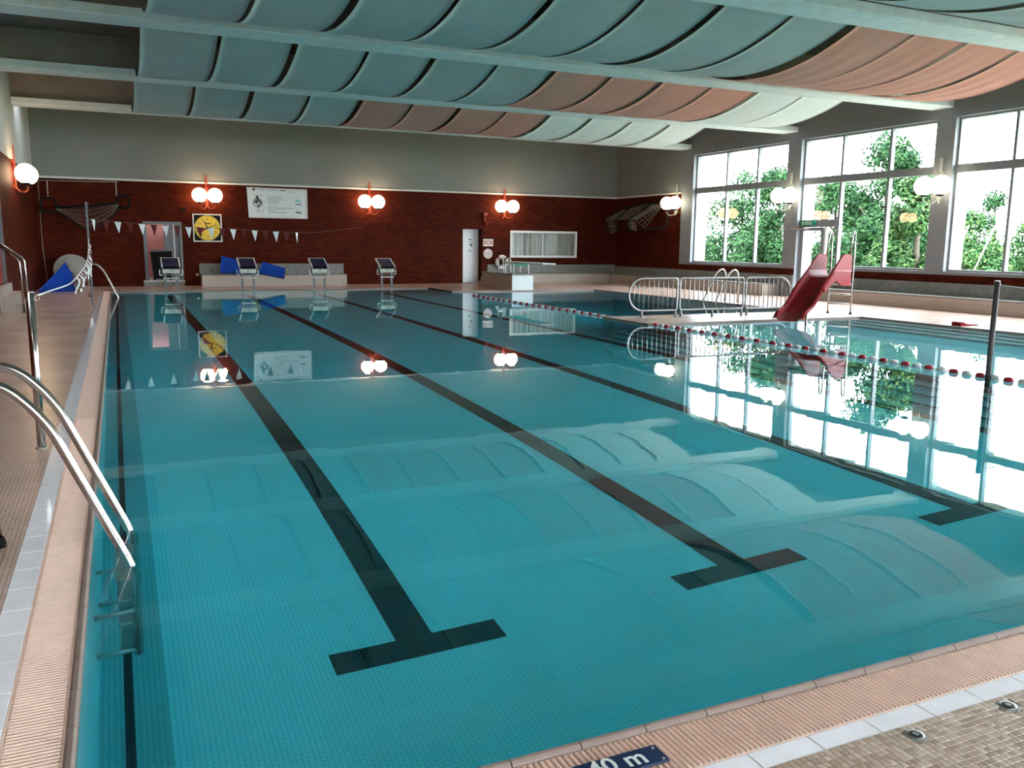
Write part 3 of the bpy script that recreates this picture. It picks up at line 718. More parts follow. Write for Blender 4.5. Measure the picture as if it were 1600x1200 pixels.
for k in range(6): stroke([(.125+.022*k, .68+.01*k % 2), (.115+.026*k, .76)], .006)
stroke([(.165, .35), (.167, .27)], .008); mb.build('emblem', 'ink', t)
mb = MB()
for u in (.03, .35, .65, .97):
    for v in (.03, .97): mb.lathe(bq(u, v, .004), (0, -1, 0), [(.014, 0), (.014, .006)], 10)
mb.build('eyelets', 'steel_dark', t)
# SOS sign and round sign
t = thing('sos_sign', (12.66, YB, 1.4), label='white sign with red SOS lettering beside the white door', cat='sign')
MB().bbox((12.465, YB-.012, 1.40), (12.865, YB-.001, 1.66), .003).build('sign_plate', 'white_plastic', t)
text_mb('SOS', .215, frame_m((12.665, YB-.014, 1.53), (1, 0, 0), (0, 0, 1)), .002, bold=.006).build('lettering', 'sign_red', t)
t = thing('round_sign', (12.66, YB, .94), label='round white sign with red rings below the SOS sign', cat='sign')
MB().lathe((12.66, YB-.001, 1.12), (0, -1, 0), [(.185, 0), (.185, .012)], 32, False).build('sign_plate', 'white_plastic', t)
mb = MB()
for rr in (.175, .125, .085): mb.tube(arc((12.66, YB-.013, 1.12), (1, 0, 0), (0, 0, 1), rr, 0, 2*math.pi, 32)[:-1], .006, 6, True)
mb.build('rings', 'sign_red', t)
mb = MB(); mb.lathe((12.66, YB-.013, 1.12), (0, -1, 0), [(.025, 0), (.025, .006)], 12)
for s in (-1, 1): mb.box((12.66+s*.05-.008, YB-.018, 1.10), (12.66+s*.05+.008, YB-.012, 1.15))
mb.build('centre_mark', 'sign_red', t)
t = thing('alarm_horn', (12.5, YB, 2.2), label='dark red alarm horn on the wall above the white door', cat='alarm')
MB().bbox((12.43, YB-.10, 2.52), (12.60, YB-.001, 2.63), .01).build('alarm_body', 'red_paint', t)
mb = MB(); mb.tube([(12.5, YB-.06, 2.52), (12.49, YB-.06, 2.36), (12.52, YB-.1, 2.26)], .03, 8); mb.build('alarm_stem', 'lamp_red', t)
MB().lathe((12.53, YB-.09, 2.25), (.5, -.8, -.3), [(.03, -.06), (.075, .06), (.07, .065)], 14).build('horn', 'red_paint', t)
# life ring
t = thing('life_ring', (13.17, YB-.08, .54), label='white life ring with dark red bands beside the diving stand', cat='life ring')
c0 = Vector((13.17, YB-.15, .81)); Rr, rr = .21, .062
for k in range(4):
    a0 = R(45+90*k+9); a1 = R(45+90*(k+1)-9)
    MB().tube(arc(c0, (1, 0, 0), (0, 0, 1), Rr, a0, a1, 9), rr, 12).build('ring_segment', 'white_plastic', t)
    MB().tube(arc(c0, (1, 0, 0), (0, 0, 1), Rr, R(45+90*k-10), R(45+90*k+10), 4), rr+.004, 12).build('band', 'red_cloth', t)
MB().tube([c0+Vector((0, .15, .15)), c0+Vector((0, -.01, .15))], .012).build('hook', 'steel_dark', t)
mb = MB(); mb.lathe((2.36, YB-.001, .38), (0, -1, 0), [(.045, 0), (.045, .02), (.02, .03)], 14); mb.build('wall_fitting', 'white_plastic', None, label='small round white fitting on the brick left of the tiled bench', cat='fitting')
MB().bbox((1.93, YB-.012, 2.42), (2.1, YB-.001, 2.52), .003).build('wall_vent', 'black', None, label='small dark vent plate in the brick left of the clock', cat='vent')

# ================================================================ STARTING BLOCKS
def make_block():
    t = thing('starting_block', (0, 0, DZ), 0, True)
    for s in (-1, 1):
        lg = MB().box((s*.165-.03, .0, 0), (s*.165+.03, .06, .52)).build('leg', 'block_grey', t)
        MB().bbox((s*.165-.06, -.04, 0), (s*.165+.06, .12, .012), .003).build('foot_plate', 'block_grey', lg)
    MB().bbox((-.24, -.06, .50), (.24, .06, .64), .01).build('front_box', 'block_cream', t)
    mb = MB(); th = math.atan2(.25, .56); M_ = Matrix.Translation((0, -.09, .655)) @ Matrix.Rotation(th, 4, 'X')
    mb.box((-.26, 0, 0), (-.225, .61, .05), M_); mb.box((.225, 0, 0), (.26, .61, .05), M_); mb.box((-.225, .575, 0), (.225, .61, .05), M_); mb.build('platform_frame', 'white_plastic', t)
    for a, b in ((.0, .275), (.29, .575)): MB().box((-.225, a, .004), (.225, b, .052), M_).build('platform_pad', 'navy', t)
    mb = MB(); mb.box((-.225, -.012, -.03), (.225, 0, .05), M_); mb.build('front_edge', 'black', t)
    mb = MB()
    for s in (-.165, .165): mb.box((s-.025, .05, .50), (s+.025, .42, .56)); mb.box((s-.025, .36, .5), (s+.025, .42, .85))
    mb.build('bracket', 'block_grey', t)
    for s in (-1, 1): MB().tube(fillet([(s*.24, .02, .44), (s*.31, .02, .44), (s*.31, .02, .60)], .05), .014, 8).build('side_grip', 'white_plastic', t)
    MB().tube([(-.24, .02, .44), (.24, .02, .44)], .014, 8).build('back_grip', 'block_grey', t)
    MB().bbox((-.22, -.06, .335), (.22, .04, .37), .008).build('foot_bar', 'block_cream', t)
    return t
for k, (bx, lab) in enumerate(((1.42, 'in front of the open doorway and black bin'), (3.59, 'in front of the blue foam mats'), (5.76, 'before the tiled bench end'), (7.94, 'in front of the bricked-up doorway'))):
    b_ = make_block(); b_.location = (bx, 27.16, DZ)
    tag(b_, 'starting block with black tread number %d, %s' % (k+1, lab), 'starting block', 'starting blocks at the far end')
    text_mb(str(k+1), .12, frame_m((0, -.062, .57), (1, 0, 0), (0, 0, 1)), .002).build('number', 'ink', b_)

# ================================================================ FAR LEFT CORNER
# wheelie bin in the doorway
t = thing('wheeled_bin', (1.28, YB+.05, .215), label='black wheeled bin standing in the open doorway', cat='bin')
mb = MB(); z0, z1 = .27, 1.08; cx, cyy = 1.30, YB-.32+.42
for (a, w, d) in ((0, 0, 0),): pass
bb = [(cx-.25, cyy-.25), (cx+.25, cyy-.25), (cx+.25, cyy+.25), (cx-.25, cyy+.25)]; tt = [(cx-.31, cyy-.32), (cx+.31, cyy-.32), (cx+.31, cyy+.32), (cx-.31, cyy+.32)]
mb.add([(a, b, z0) for a, b in bb]+[(a, b, z1) for a, b in tt], [(3, 2, 1, 0), (4, 5, 6, 7)]+[(i, (i+1) % 4, 4+(i+1) % 4, 4+i) for i in range(4)]); mb.build('bin_body', 'rubber', t)
mb = MB(); mb.bbox((cx-.33, cyy-.34, 1.08), (cx+.33, cyy+.34, 1.12), .02); mb.add([(cx-.3, cyy-.3, 1.12), (cx+.3, cyy-.3, 1.12), (cx+.26, cyy+.3, 1.18), (cx-.26, cyy+.3, 1.18), (cx+.3, cyy+.3, 1.12), (cx-.3, cyy+.3, 1.12)], [(0, 1, 2, 3), (1, 4, 2), (0, 3, 5), (4, 5, 3, 2)]); mb.build('bin_lid', 'rubber', t)
MB().tube([(cx-.3, cyy-.38, 1.05), (cx+.3, cyy-.38, 1.05)], .018).build('bin_handle', 'rubber', t)
for s in (-1, 1): MB().lathe((cx+s*.24, cyy-.22, .305), (1, 0, 0), [(.09, -.03), (.09, .03)], 16).build('wheel', 'rubber', t)
MB().tube([(1.70, YB-.06, DZ), (1.70, YB-.06, 1.98)], .014, 8).build('white_pole', 'white_plastic', None, label='thin white pole upright at the right side of the open doorway', cat='pole')
# folded goal on the back wall, left
t = thing('folded_goal', (-.8, 29.7, 1.8), label='folded black water polo goal with net hung on the back wall', cat='goal')
def bt(pts, r, nm, mt, p=t, n=8, closed=False): return MB().tube(pts, r, n, closed).build(nm, mt, p)
Yg = 29.62
bt(fillet([(-1.60, Yg, 2.40), (-.76, Yg, 2.50), (.12, Yg, 2.58)], .1), .038, 'crossbar', 'black')
bt(fillet([(-1.55, Yg+.05, 2.40), (-1.62, Yg, 2.70), (-1.97, Yg-.05, 2.70), (-1.99, Yg-.05, 2.28), (-1.60, Yg, 2.30)], .09), .036, 'side_frame', 'black')
bt(fillet([(.10, Yg+.05, 2.56), (.12, Yg, 2.84), (.43, Yg-.05, 2.82), (.46, Yg-.05, 2.46), (.14, Yg, 2.46)], .09), .036, 'side_frame', 'black')
bt([(-.80, Yg, 2.48), (-.76, Yg-.1, 1.84)], .034, 'centre_strut', 'black')
lowarc = smooth_path([(-1.58, Yg-.02, 2.36), (-1.2, Yg-.1, 2.08), (-.80, Yg-.12, 1.78), (-.35, Yg-.12, 1.95), (.0, Yg-.06, 2.25), (.14, Yg, 2.52)], 6)
bt(lowarc, .03, 'net_rail', 'net_dark')
mb = MB(); toparc = [Vector((-1.58+1.70*i/(len(lowarc)-1), Yg, 2.40+.18*i/(len(lowarc)-1))) for i in range(len(lowarc))]
for i in range(len(lowarc)): mb.tube([toparc[i], (toparc[i]+lowarc[i])/2+Vector((0, -.05, -.02)), lowarc[i]], .004, 4)
for f in (.2, .4, .6, .8): mb.tube([toparc[i].lerp(lowarc[i], f)+Vector((0, -.04, 0)) for i in range(len(lowarc))], .004, 4)
mb.build('net', 'net', t)
MB().tube([(-2.02, 29.84, 3.22), (.15, 29.84, 3.25)], .012).build('hanging_rail', 'rope_grey', t)
for xx in (-1.78, .10):
    mb = MB()
    for k in range(12): zz = 3.22-.045*k; mb.tube([(xx+.008*(-1)**k, 29.80-.014*k, zz), (xx-.008*(-1)**k, 29.79-.014*k, zz-.05)], .010, 5)
    mb.build('chain', 'rope_white', t)
MB().tube(smooth_path([(-2.02, 29.84, 3.22), (-2.03, 29.82, 1.6), (-2.01, 29.82, .9), (-1.95, 29.7, .10)], 5), .008, 6).build('hanging_cord', 'rope_grey', None, label='thin cord hanging down the back wall at the left corner', cat='cord')
# goal on right wall
t = thing('folded_goal', (17.6, 27.5, 2.0), label='folded goal with grey net hung on the right wall beside the windows', cat='goal')
def G(y, z, o=.5): return Vector((WR-o, y, z))
fr_ = [G(29.2, 2.45, .9), G(28.6, 2.85, .5), G(27.2, 3.05, .25), G(25.95, 2.92, .5)]
bt(fr_, .04, 'net_rail', 'net_dark', t)
bt(fillet([G(29.2, 2.45, .9), G(29.1, 2.12, .9), G(27.0, 2.05, .8), G(26.0, 2.10, .3), G(26.0, 3.02, .1)], .08), .038, 'side_frame', 'net_dark', t)
bt([G(28.2, 2.90, .4), G(28.4, 2.40, .9), G(28.3, 2.05, .9)], .06, 'centre_strut', 'net_dark', t)
bt([G(26.9, 3.0, .3), G(27.5, 2.4, .9), G(27.4, 2.05, .9)], .05, 'centre_strut', 'net_dark', t)
def net_patch(a, b, c, d, n1, n2):
    mb = MB()
    for i in range(n1+1): mb.tube([a.lerp(b, i/n1), d.lerp(c, i/n1)], .006, 4)
    for j in range(n2+1): mb.tube([a.lerp(d, j/n2), b.lerp(c, j/n2)], .006, 4)
    mb.build('net', 'net', t)
net_patch(G(27.4, 2.42, .92), G(26.95, 2.40, .92), G(25.9, 2.95, .55), G(26.9, 3.0, .3), 5, 8)
net_patch(G(27.6, 2.34, .92), G(27.05, 2.34, .92), G(27.05, 2.02, .85), G(27.5, 2.10, .9), 5, 4)
net_patch(G(29.1, 2.42, .9), G(28.5, 2.40, .92), G(28.4, 2.0, .92), G(28.8, 1.92, .9), 5, 4)
net_patch(G(29.1, 2.45, .92), G(28.5, 2.44, .92), G(28.0, 2.9, .4), G(28.6, 2.85, .5), 5, 6)
net_patch(G(28.3, 2.44, .92), G(27.6, 2.44, .92), G(27.0, 3.0, .3), G(27.9, 2.92, .4), 5, 6)
net_patch(G(27.0, 2.40, .92), G(26.6, 2.10, .8), G(25.95, 2.9, .5), G(26.0, 2.95, .5), 3, 7)
# reel disc, mat
t = thing('cable_reel', (-1.27, 29.3, DZ), label='large grey round reel disc standing against the left corner wall', cat='reel')
MB().lathe((-1.27, 29.42, .54), (0.1, -1, .12), [(.50, -.02), (.50, .02), (.48, .03), (.12, .035), (.12, .06)], 36).build('reel_disc', 'reel_grey', t)
MB().lathe((-1.22, 29.70, .56), (0.1, -1, .12), [(.46, -.02), (.46, .02)], 36).build('reel_disc', 'reel_grey', t)
MB().lathe((-1.25, 29.6, .54), (0.1, -1, .12), [(.12, -.15), (.12, .17)], 16).build('reel_core', 'steel_dark', t)
MB().tube([(-1.27, 29.36, .52), (-1.05, 29.22, .08)], .025).build('reel_stand', 'steel_dark', t)
MB().box((-1.5, 29.2, DZ), (-.8, 29.75, .07)).build('reel_base', 'steel_dark', t)
def sheet(name, mt, c00, c10, c11, c01, bend, thick, label, cat, group=None):
    c = [Vector(q) for q in (c00, c10, c11, c01)]; bend = Vector(bend)
    def fn(u, v):
        p = c[0].lerp(c[1], u).lerp(c[3].lerp(c[2], u), v); return p+bend*(math.sin(math.pi*u)*math.sin(math.pi*v))
    return MB().grid(fn, 12, 12, thick).build(name, mt, None, label=label, cat=cat, group=group)
sheet('foam_mat', 'blue_foam', (-2.02, 26.75, .04), (-1.10, 26.95, .04), (-1.22, 28.2, .42), (-1.40, 28.4, .80), (0, 0, -.10), -.03, 'blue foam mat lying bent on the deck below the left goal', 'foam mat', 'blue foam mats')
sheet('foam_mat', 'blue_foam', (3.02, 29.42, .46), (3.95, 29.36, .45), (4.05, 29.66, .78), (3.12, 29.76, 1.0), (0, .02, 0), .03, 'large blue foam mat leaning on the bench left of block 2', 'foam mat', 'blue foam mats')
sheet('foam_mat', 'blue_foam', (4.20, 29.24, .46), (5.02, 29.18, .28), (5.12, 29.50, .60), (4.42, 29.66, .82), (0, 0, .03), .03, 'smaller blue foam mat hanging over the bench right of block 2', 'foam mat', 'blue foam mats')
# steps and handrail at the left wall
t = thing('entry_steps', (-1.9, 20.3, DZ), label='beige tiled steps rising to the door in the left wall', cat='steps')
for (x0, xx, z) in ((-1.87, -1.65, .19), (-2.07, -1.87, .37), (WL+.004, -2.07, .55)): MB().bbox((x0, 19.5, DZ), (xx, 21.2, z), .006).build('step', 'bench_tile_x', t)
t = thing('stair_handrail', (-1.7, 19.55, DZ), label='twin steel handrail beside the left entry steps', cat='handrail')
for dx, dy, dz in ((0, 0, 0), (-.09, .06, -.03)):
    MB().tube(fillet([(-2.14+dx*.0, 19.40+dy, 1.43+dz), (-1.66+dx, 19.40+dy, 1.09+dz), (-1.64+dx, 19.40+dy, .03)], .08), .024, 10).build('rail', 'steel', t)
MB().box((-1.76, 19.34, DZ), (-1.6, 19.495, .04)).build('foot_plate', 'steel', t)

# ================================================================ LADDERS
def ladder(xe, sgn, ys, zfoot, label, steps=True, group='stainless pool ladders', top=.86, foot=.50, reach=.17, shown=True):
    """xe pool edge x, sgn +1 when the water lies towards +x"""
    t = thing('pool_ladder', (xe-sgn*.3, sum(ys)/2, DZ), label=label, cat='ladder', group=group)
    for y in ys:
        P = fillet([(xe-sgn*foot, y, DZ), (xe-sgn*foot, y, .70), (xe-sgn*(foot-.07), y, top+.02), (xe-sgn*(foot-.22), y, top+.0), (xe-sgn*.13, y, .70), (xe+sgn*reach, y, .0), (xe+sgn*(reach+.02), y, -.12), (xe+sgn*(reach+.01), y, -1.0)], .13, 6)
        rl = MB().tube(P, .0215, 12).build('rail', 'steel', t)
        MB().lathe((xe-sgn*foot, y, DZ), (0, 0, 1), [(.05, 0), (.05, .01), (.028, .016)], 16).build('foot_flange', 'steel', rl)
        for z in (-.55, -.95): MB().tube([(xe+sgn*(reach+.01), y, z), (xe+sgn*.005, y, z-.03)], .02, 8).build('wall_bracket', 'steel_dull', t)
    if steps:
        for z in (-.2, -.45, -.70, -.95): MB().bbox((xe+sgn*(reach-.03)-.04, ys[0]+.02, z-.03), (xe+sgn*(reach-.03)+.04, ys[1]-.02, z), .008).build('tread', 'steel_dull', t)
    return t
ladder(PX0, 1, (4.10, 4.63), DZ, 'stainless pool ladder at the near left pool edge')
ladder(PX0, 1, (24.2, 24.73), DZ, 'stainless pool ladder at the far left corner of the pool')
ladder(PX1, -1, (18.1, 18.62), DZ, 'stainless pool ladder at the diving pit behind the railing', reach=.22)

# ================================================================ POLES, BUNTING, FLOAT LINES
def pole(x, y, z0, h, r, mt, label, nm='rope_pole'):
    t = thing(nm, (x, y, z0), label=label, cat='pole', group='rope poles')
    po = MB().tube([(x, y, z0), (x, y, h)], r, 14).build('post', mt, t)
    MB().sphere((x, y, h), r*1.02, 14, 8, .35).build('cap', 'steel', po)
    MB().tube(arc((x+r+.012, y, h-.04), (1, 0, 0), (0, 0, 1), .016, 0, 2*math.pi, 10)[:-1], .004, 6, True).build('eyelet', 'steel', po)
    if z0 >= 0: MB().lathe((x, y, z0), (0, 0, 1), [(r*1.5, 0), (r*1.5, .006), (r*1.05, .012)], 16).build('collar', 'steel_dull', t)
    return t
pole(-.55, 6.63, DZ, 1.11, .027, 'steel', 'short steel pole on the left deck behind the near ladder')
pole(-.54, 21.05, DZ, 2.27, .021, 'block_grey', 'tall slim pole holding the bunting on the left deck')
pole(9.0, 6.55, -.6, 1.11, .03, 'pole_dark', 'dark steel pole standing in the water at the right float line')
# near rope with the bunched red and white tape
ropeP = smooth_path([(-.52, 6.65, 1.08), (-.54, 8.6, 1.02), (-.54, 11.2, .945), (-.54, 12.9, .93), (-.54, 15.2, .955), (-.54, 18.5, 1.02), (-.54, 20.2, 1.20), (-.54, 21.03, 1.48)], 6)
t = thing('tape_line', (-.54, 13, .9), label='sagging white rope with bunched red and white tape on the left deck', cat='rope')
MB().tube(ropeP, .007, 6).build('rope', 'rope_white', t)
rnd = random.Random(3)
for k in range(26):
    f = .50+.48*k/26+rnd.uniform(-.006, .006); i = min(len(ropeP)-2, int(f*(len(ropeP)-1))); p = ropeP[i].lerp(ropeP[i+1], f*(len(ropeP)-1)-i)
    L_ = rnd.uniform(.13, .34); dx = rnd.uniform(-.06, .10); dy = rnd.uniform(-.15, .15); w = .022
    def fn(u, v, p=p, L_=L_, dx=dx, dy=dy, w=w): return (p.x+dx*v+w*(u-.5)+.03*math.sin(v*5), p.y+dy*v*v+.02*(u-.5), p.z-L_*v)
    MB().grid(fn, 1, 8, .002).build('tape_end', 'red_cloth' if k % 2 else 'white_cloth', t)
# bunting across the far lanes
t = thing('bunting_line', (2, 21.05, 1.5), label='line of red and white pennants strung across the far lanes', cat='bunting')
bl = smooth_path([(-.54, 21.05, 1.92), (.5, 21.05, 1.835), (1.5, 21.05, 1.78), (2.5, 21.05, 1.75), (3.5, 21.05, 1.71), (4.3, 21.3, 1.70), (5.6, 24.2, 1.80), (7.9, YB-.03, 2.02)], 6)
MB().tube(bl, .0045, 6).build('rope', 'bark', t)
def bz(x): return 1.915-.093*(x+.5)/1.0*(1-.13*(x+.5)) if x < 3 else 1.76-.045*(x-2.4)
def bunt_z(x):
    for i in range(len(bl)-1):
        if bl[i].x <= x <= bl[i+1].x: return bl[i].z+(bl[i+1].z-bl[i].z)*(x-bl[i].x)/max(1e-6, bl[i+1].x-bl[i].x)
    return 1.7
for k in range(20):
    xx = -.42+.2425*k; 
    if xx > 4.1: break
    z = bunt_z(xx); tw = rnd.uniform(-.25, .25) if k not in (0, 18) else 1.0; hw = .07; hh = .25
    ca, sa = math.cos(tw), math.sin(tw)
    mb = MB(); mb.add([(xx-hw*ca, 21.05-hw*sa, z), (xx+hw*ca, 21.05+hw*sa, z), (xx+.01, 21.05+.01, z-hh), (xx-hw*ca, 21.054-hw*sa, z), (xx+hw*ca, 21.054+hw*sa, z), (xx+.01, 21.064, z-hh)], [(0, 2, 1), (3, 4, 5), (0, 1, 4, 3), (1, 2, 5, 4), (2, 0, 3, 5)])
    mb.build('pennant', 'white_cloth' if k % 2 == 0 else 'red_cloth', t)
# float lines
fm = {}
for c_ in ('float_red', 'float_white'):
    q = MB(); q.lathe((0, 0, 0), (0, 1, 0), [(.014, -.056), (.036, -.04), (.042, 0), (.036, .04), (.014, .056)], 12); fm[c_] = q.mesh('float', Vector((0, 0, 0)), c_)
def float_line(y0, y1, xa, xb, label):
    t = thing('float_line', ((xa+xb)/2, (y0+y1)/2, 0), label=label, cat='float line', group='red and white float lines')
    MB().tube([(xa, y0, .012), (xb, y1, .012)], .006, 6).build('rope', 'rope_white', t)
    n_ = int((y1-y0)/.175)
    for k in range(n_):
        f = (k+.5)/n_; inst('float', fm['float_red' if k % 2 == 0 else 'float_white'], (xa+(xb-xa)*f, y0+(y1-y0)*f, .012), t)
float_line(2.03, 13.44, 9.05, 9.05, 'red and white float line between near lanes and shallow area')
float_line(15.13, 22.8, 9.12, 9.2, 'red and white float line beside the diving pit')
MB().tube(smooth_path([(9.04, 6.55, 1.07), (10.3, 5.9, .93), (12.2, 4.9, .86), (14.5, 3.7, .95), (17.9, 2.0, 1.3), (18.18, 1.9, 1.32)], 6), .006, 6).build('thin_rope', 'rope_grey', None, label='thin rope running right from the dark pole in the water', cat='rope')

# ================================================================ RAILINGS ON THE WALKWAY
def railing(x0, x1, rl, rr, posts, label, nb):
    Yr = 14.65; t = thing('railing', ((x0+x1)/2, Yr, DZ), label=label, cat='railing', group='railings on the walkway')
    zb, zt = .17, .82
    def corner(cx, cz, r, a0, a1): return arc((cx, Yr, cz), (1, 0, 0), (0, 0, 1), r, R(a0), R(a1), 8)
    P = corner(x0+rl, zb+rl, rl, 270, 180)+corner(x0+rl, zt-rl, rl, 180, 90)+corner(x1-rr, zt-rr, rr, 90, 0)+corner(x1-rr, zb+rr, rr, 0, -90)
    Q = [P[0]]
    for p in P[1:]:
        if (p-Q[-1]).length > .004: Q.append(p)
    MB().tube(Q, .021, 10, True).build('frame', 'steel_rail', t)
    def ext(x):
        def h(c, r): d = abs(x-c); return math.sqrt(max(0, r*r-d*d)) if d < r else 0
        lo, hi = zb, zt
        if x < x0+rl: q = h(x0+rl, rl); lo, hi = zb+rl-q, zt-rl+q
        if x > x1-rr: q = h(x1-rr, rr); lo, hi = zb+rr-q, zt-rr+q
        return lo, hi
    for k in range(nb):
        x = x0+(x1-x0)*(k+1)/(nb+1); lo, hi = ext(x); MB().tube([(x, Yr, lo), (x, Yr, hi)], .0095, 8).build('baluster', 'steel_rail', t)
    for x in posts:
        po = MB().tube([(x, Yr, DZ), (x, Yr, zb)], .022, 10).build('post', 'steel_rail', t)
        MB().lathe((x, Yr, DZ), (0, 0, 1), [(.045, 0), (.045, .012), (.024, .018)], 14).build('post_foot', 'steel_rail', po)
    return t
railing(9.27, 10.43, .325, .06, (9.58, 10.40), 'steel railing panel with rounded end at the walkway tip', 9)
railing(10.50, 12.13, .06, .06, (10.54, 11.33, 12.10), 'middle rectangular steel railing panel on the walkway', 13)
railing(12.20, 13.42, .06, .325, (12.24, 13.15), 'steel railing panel with rounded end next to the slide', 9)
for xx in (10.465, 12.165): MB().tube([(xx-.05, 14.65, .70), (xx+.05, 14.65, .70)], .012, 8).build('clamp', 'steel_dull', None, label='small steel clamp joining %s railing panels' % ('the left and middle' if xx < 11 else 'the middle and right'), cat='clamp')

# ================================================================ SLIDE
so = Vector((14.5, 14.27, 0)); su = Vector((-2.56, -1.38, 0)).normalized(); sv = Vector((-su.y, su.x, 0))*-1   # sv: to the viewer's left-hand far side
def S(u, v, z): return so+su*u+sv*v+Vector((0, 0, z))
t = thing('pool_slide', tuple(so+Vector((0, 0, DZ))), label='red plastic pool slide with steel ladder at the walkway', cat='slide')
prof = smooth_path([(.26, 0, .86), (.8, 0, .87), (1.34, 0, .87), (1.52, 0, .80), (1.9, 0, .56), (2.3, 0, .32), (2.6, 0, .20), (2.95, 0, .12), (3.25, 0, .065)], 5)
HW = .235
RIM = [(.2, .98), (1.2, 1.00), (1.5, .98), (2.1, .70), (2.55, .41), (2.75, .31), (3.07, .24), (3.18, .17), (3.26, .10)]
def side_h(u, z):
    for i in range(len(RIM)-1):
        if RIM[i][0] <= u <= RIM[i+1][0]: f = (u-RIM[i][0])/(RIM[i+1][0]-RIM[i][0]); return max(.04, RIM[i][1]*(1-f)+RIM[i+1][1]*f-z)
    return .04
def chute(i, j):   # j across profile 0..1
    p = prof[i]; u = p.x; h = side_h(u, p.z); seq = [(-HW-.055, .0+h-.02), (-HW-.05, h), (-HW-.02, h+.012), (-HW, h), (-HW+.005, .06), (-HW+.05, .008), (0, 0), (HW-.05, .008), (HW-.005, .06), (HW, h), (HW+.02, h+.012), (HW+.05, h), (HW+.055, h-.02)]
    a, b = seq[j]; return S(u, a, p.z+b)
nu, nv = len(prof)-1, 12
MB().grid(lambda a, b: chute(round(a*nu), round(b*nv)), nu, nv, .012).build('chute', 'red_plastic', t)
for s in (-1, 1):   # guards beside the platform
    mb = MB(); poly = [(.28, .66), (.26, 1.24), (.32, 1.31), (.40, 1.33), (.84, 1.335), (.95, 1.30), (1.5, 1.0), (2.05, .72), (2.0, .58), (1.6, .72), (1.3, .80), (.9, .68)]
    a, b = (HW+.01)*s, (HW+.045)*s
    n_ = len(poly); mb.add([S(u, a, z) for u, z in poly]+[S(u, b, z) for u, z in poly], [tuple(range(n_)), tuple(range(2*n_-1, n_-1, -1))]+[(i, (i+1) % n_, n_+(i+1) % n_, n_+i)[::-1] for i in range(n_)])
    mb.build('side_guard', 'red_plastic', t)
    MB().tube(fillet([S(.0, s*.245, DZ), S(.0, s*.245, .55), S(.01, s*.245, 1.6), S(.06, s*.245, 1.82), S(.18, s*.245, 1.80), S(.34, s*.245, 1.31)], .05), .019, 10).build('ladder_rail', 'steel', t)
    MB().lathe(S(0, s*.245, DZ), (0, 0, 1), [(.035, 0), (.035, .02), (.02, .025)], 12).build('foot', 'rubber', t)
MB().cbox((0, 0, 0), (1, 1, 1), frame_m(S(1.40, 0, .868), su, sv) @ Matrix.Diagonal((.05, .46, .02, 1))).build('chute_lip', 'white_plastic', t)
for z in (.25, .46, .67): MB().tube([S(0, -.245, z), S(0, .245, z)], .019, 8).build('rung', 'steel', t)
MB().tube([S(2.55, -.12, -.55), S(2.55, -.12, .19)], .022, 10).build('support_post', 'steel_dark', t)
# red toy on the right deck
t = thing('red_wedge', (14.55, 11.3, DZ), label='small red plastic wedge lying on the bright right deck', cat='wedge')
mb = MB(); mb.prism([(14.42, DZ), (14.9, DZ), (14.88, DZ+.02), (14.60, DZ+.035), (14.47, DZ+.08), (14.42, DZ+.07)], 11.15, 11.35); mb.build('wedge_body', 'red_plastic', t)

# ================================================================ DIVING STAND
t = thing('diving_stand', (11.73, 26, DZ), label='concrete diving stand with white front face at the diving pit', cat='diving stand')
MB().bbox((11.38, 24.86, DZ), (12.08, 27.4, .50), .01).build('pedestal', 'bench_tile', t)
MB().box((11.36, 24.845, DZ), (12.10, 24.862, .505)).build('front_panel', 'white_sheet', t)
MB().bbox((11.34, 24.83, .50), (12.12, 27.4, .545), .01).build('top_slab', 'concrete', t)
for k, z in enumerate((.36, .20)): MB().bbox((11.45, 27.4+.28*k, DZ), (12.02, 27.68+.28*k, z+.0), .008).build('step', 'bench_tile', t)
for xx in (11.45, 11.98): MB().tube(fillet([(xx, 25.6, .54), (xx, 25.6, .86), (xx, 24.95, .86), (xx, 24.95, .54)], .05), .022, 10).build('board_frame', 'frame_white', t)
MB().box((11.45, 24.97, .80), (11.98, 25.03, .87)).build('fulcrum', 'green_sign', t)
MB().bbox((11.50, 23.0, .885), (11.95, 26.0, .925), .01).build('diving_board', 'board_blue', t)
for xx in (11.78, 12.05): MB().tube(fillet([(xx, 26.9, .54), (xx, 26.9, 1.0), (xx, 26.5, 1.0), (xx, 26.5, .54)], .1), .022, 10).build('handrail', 'frame_white', t)

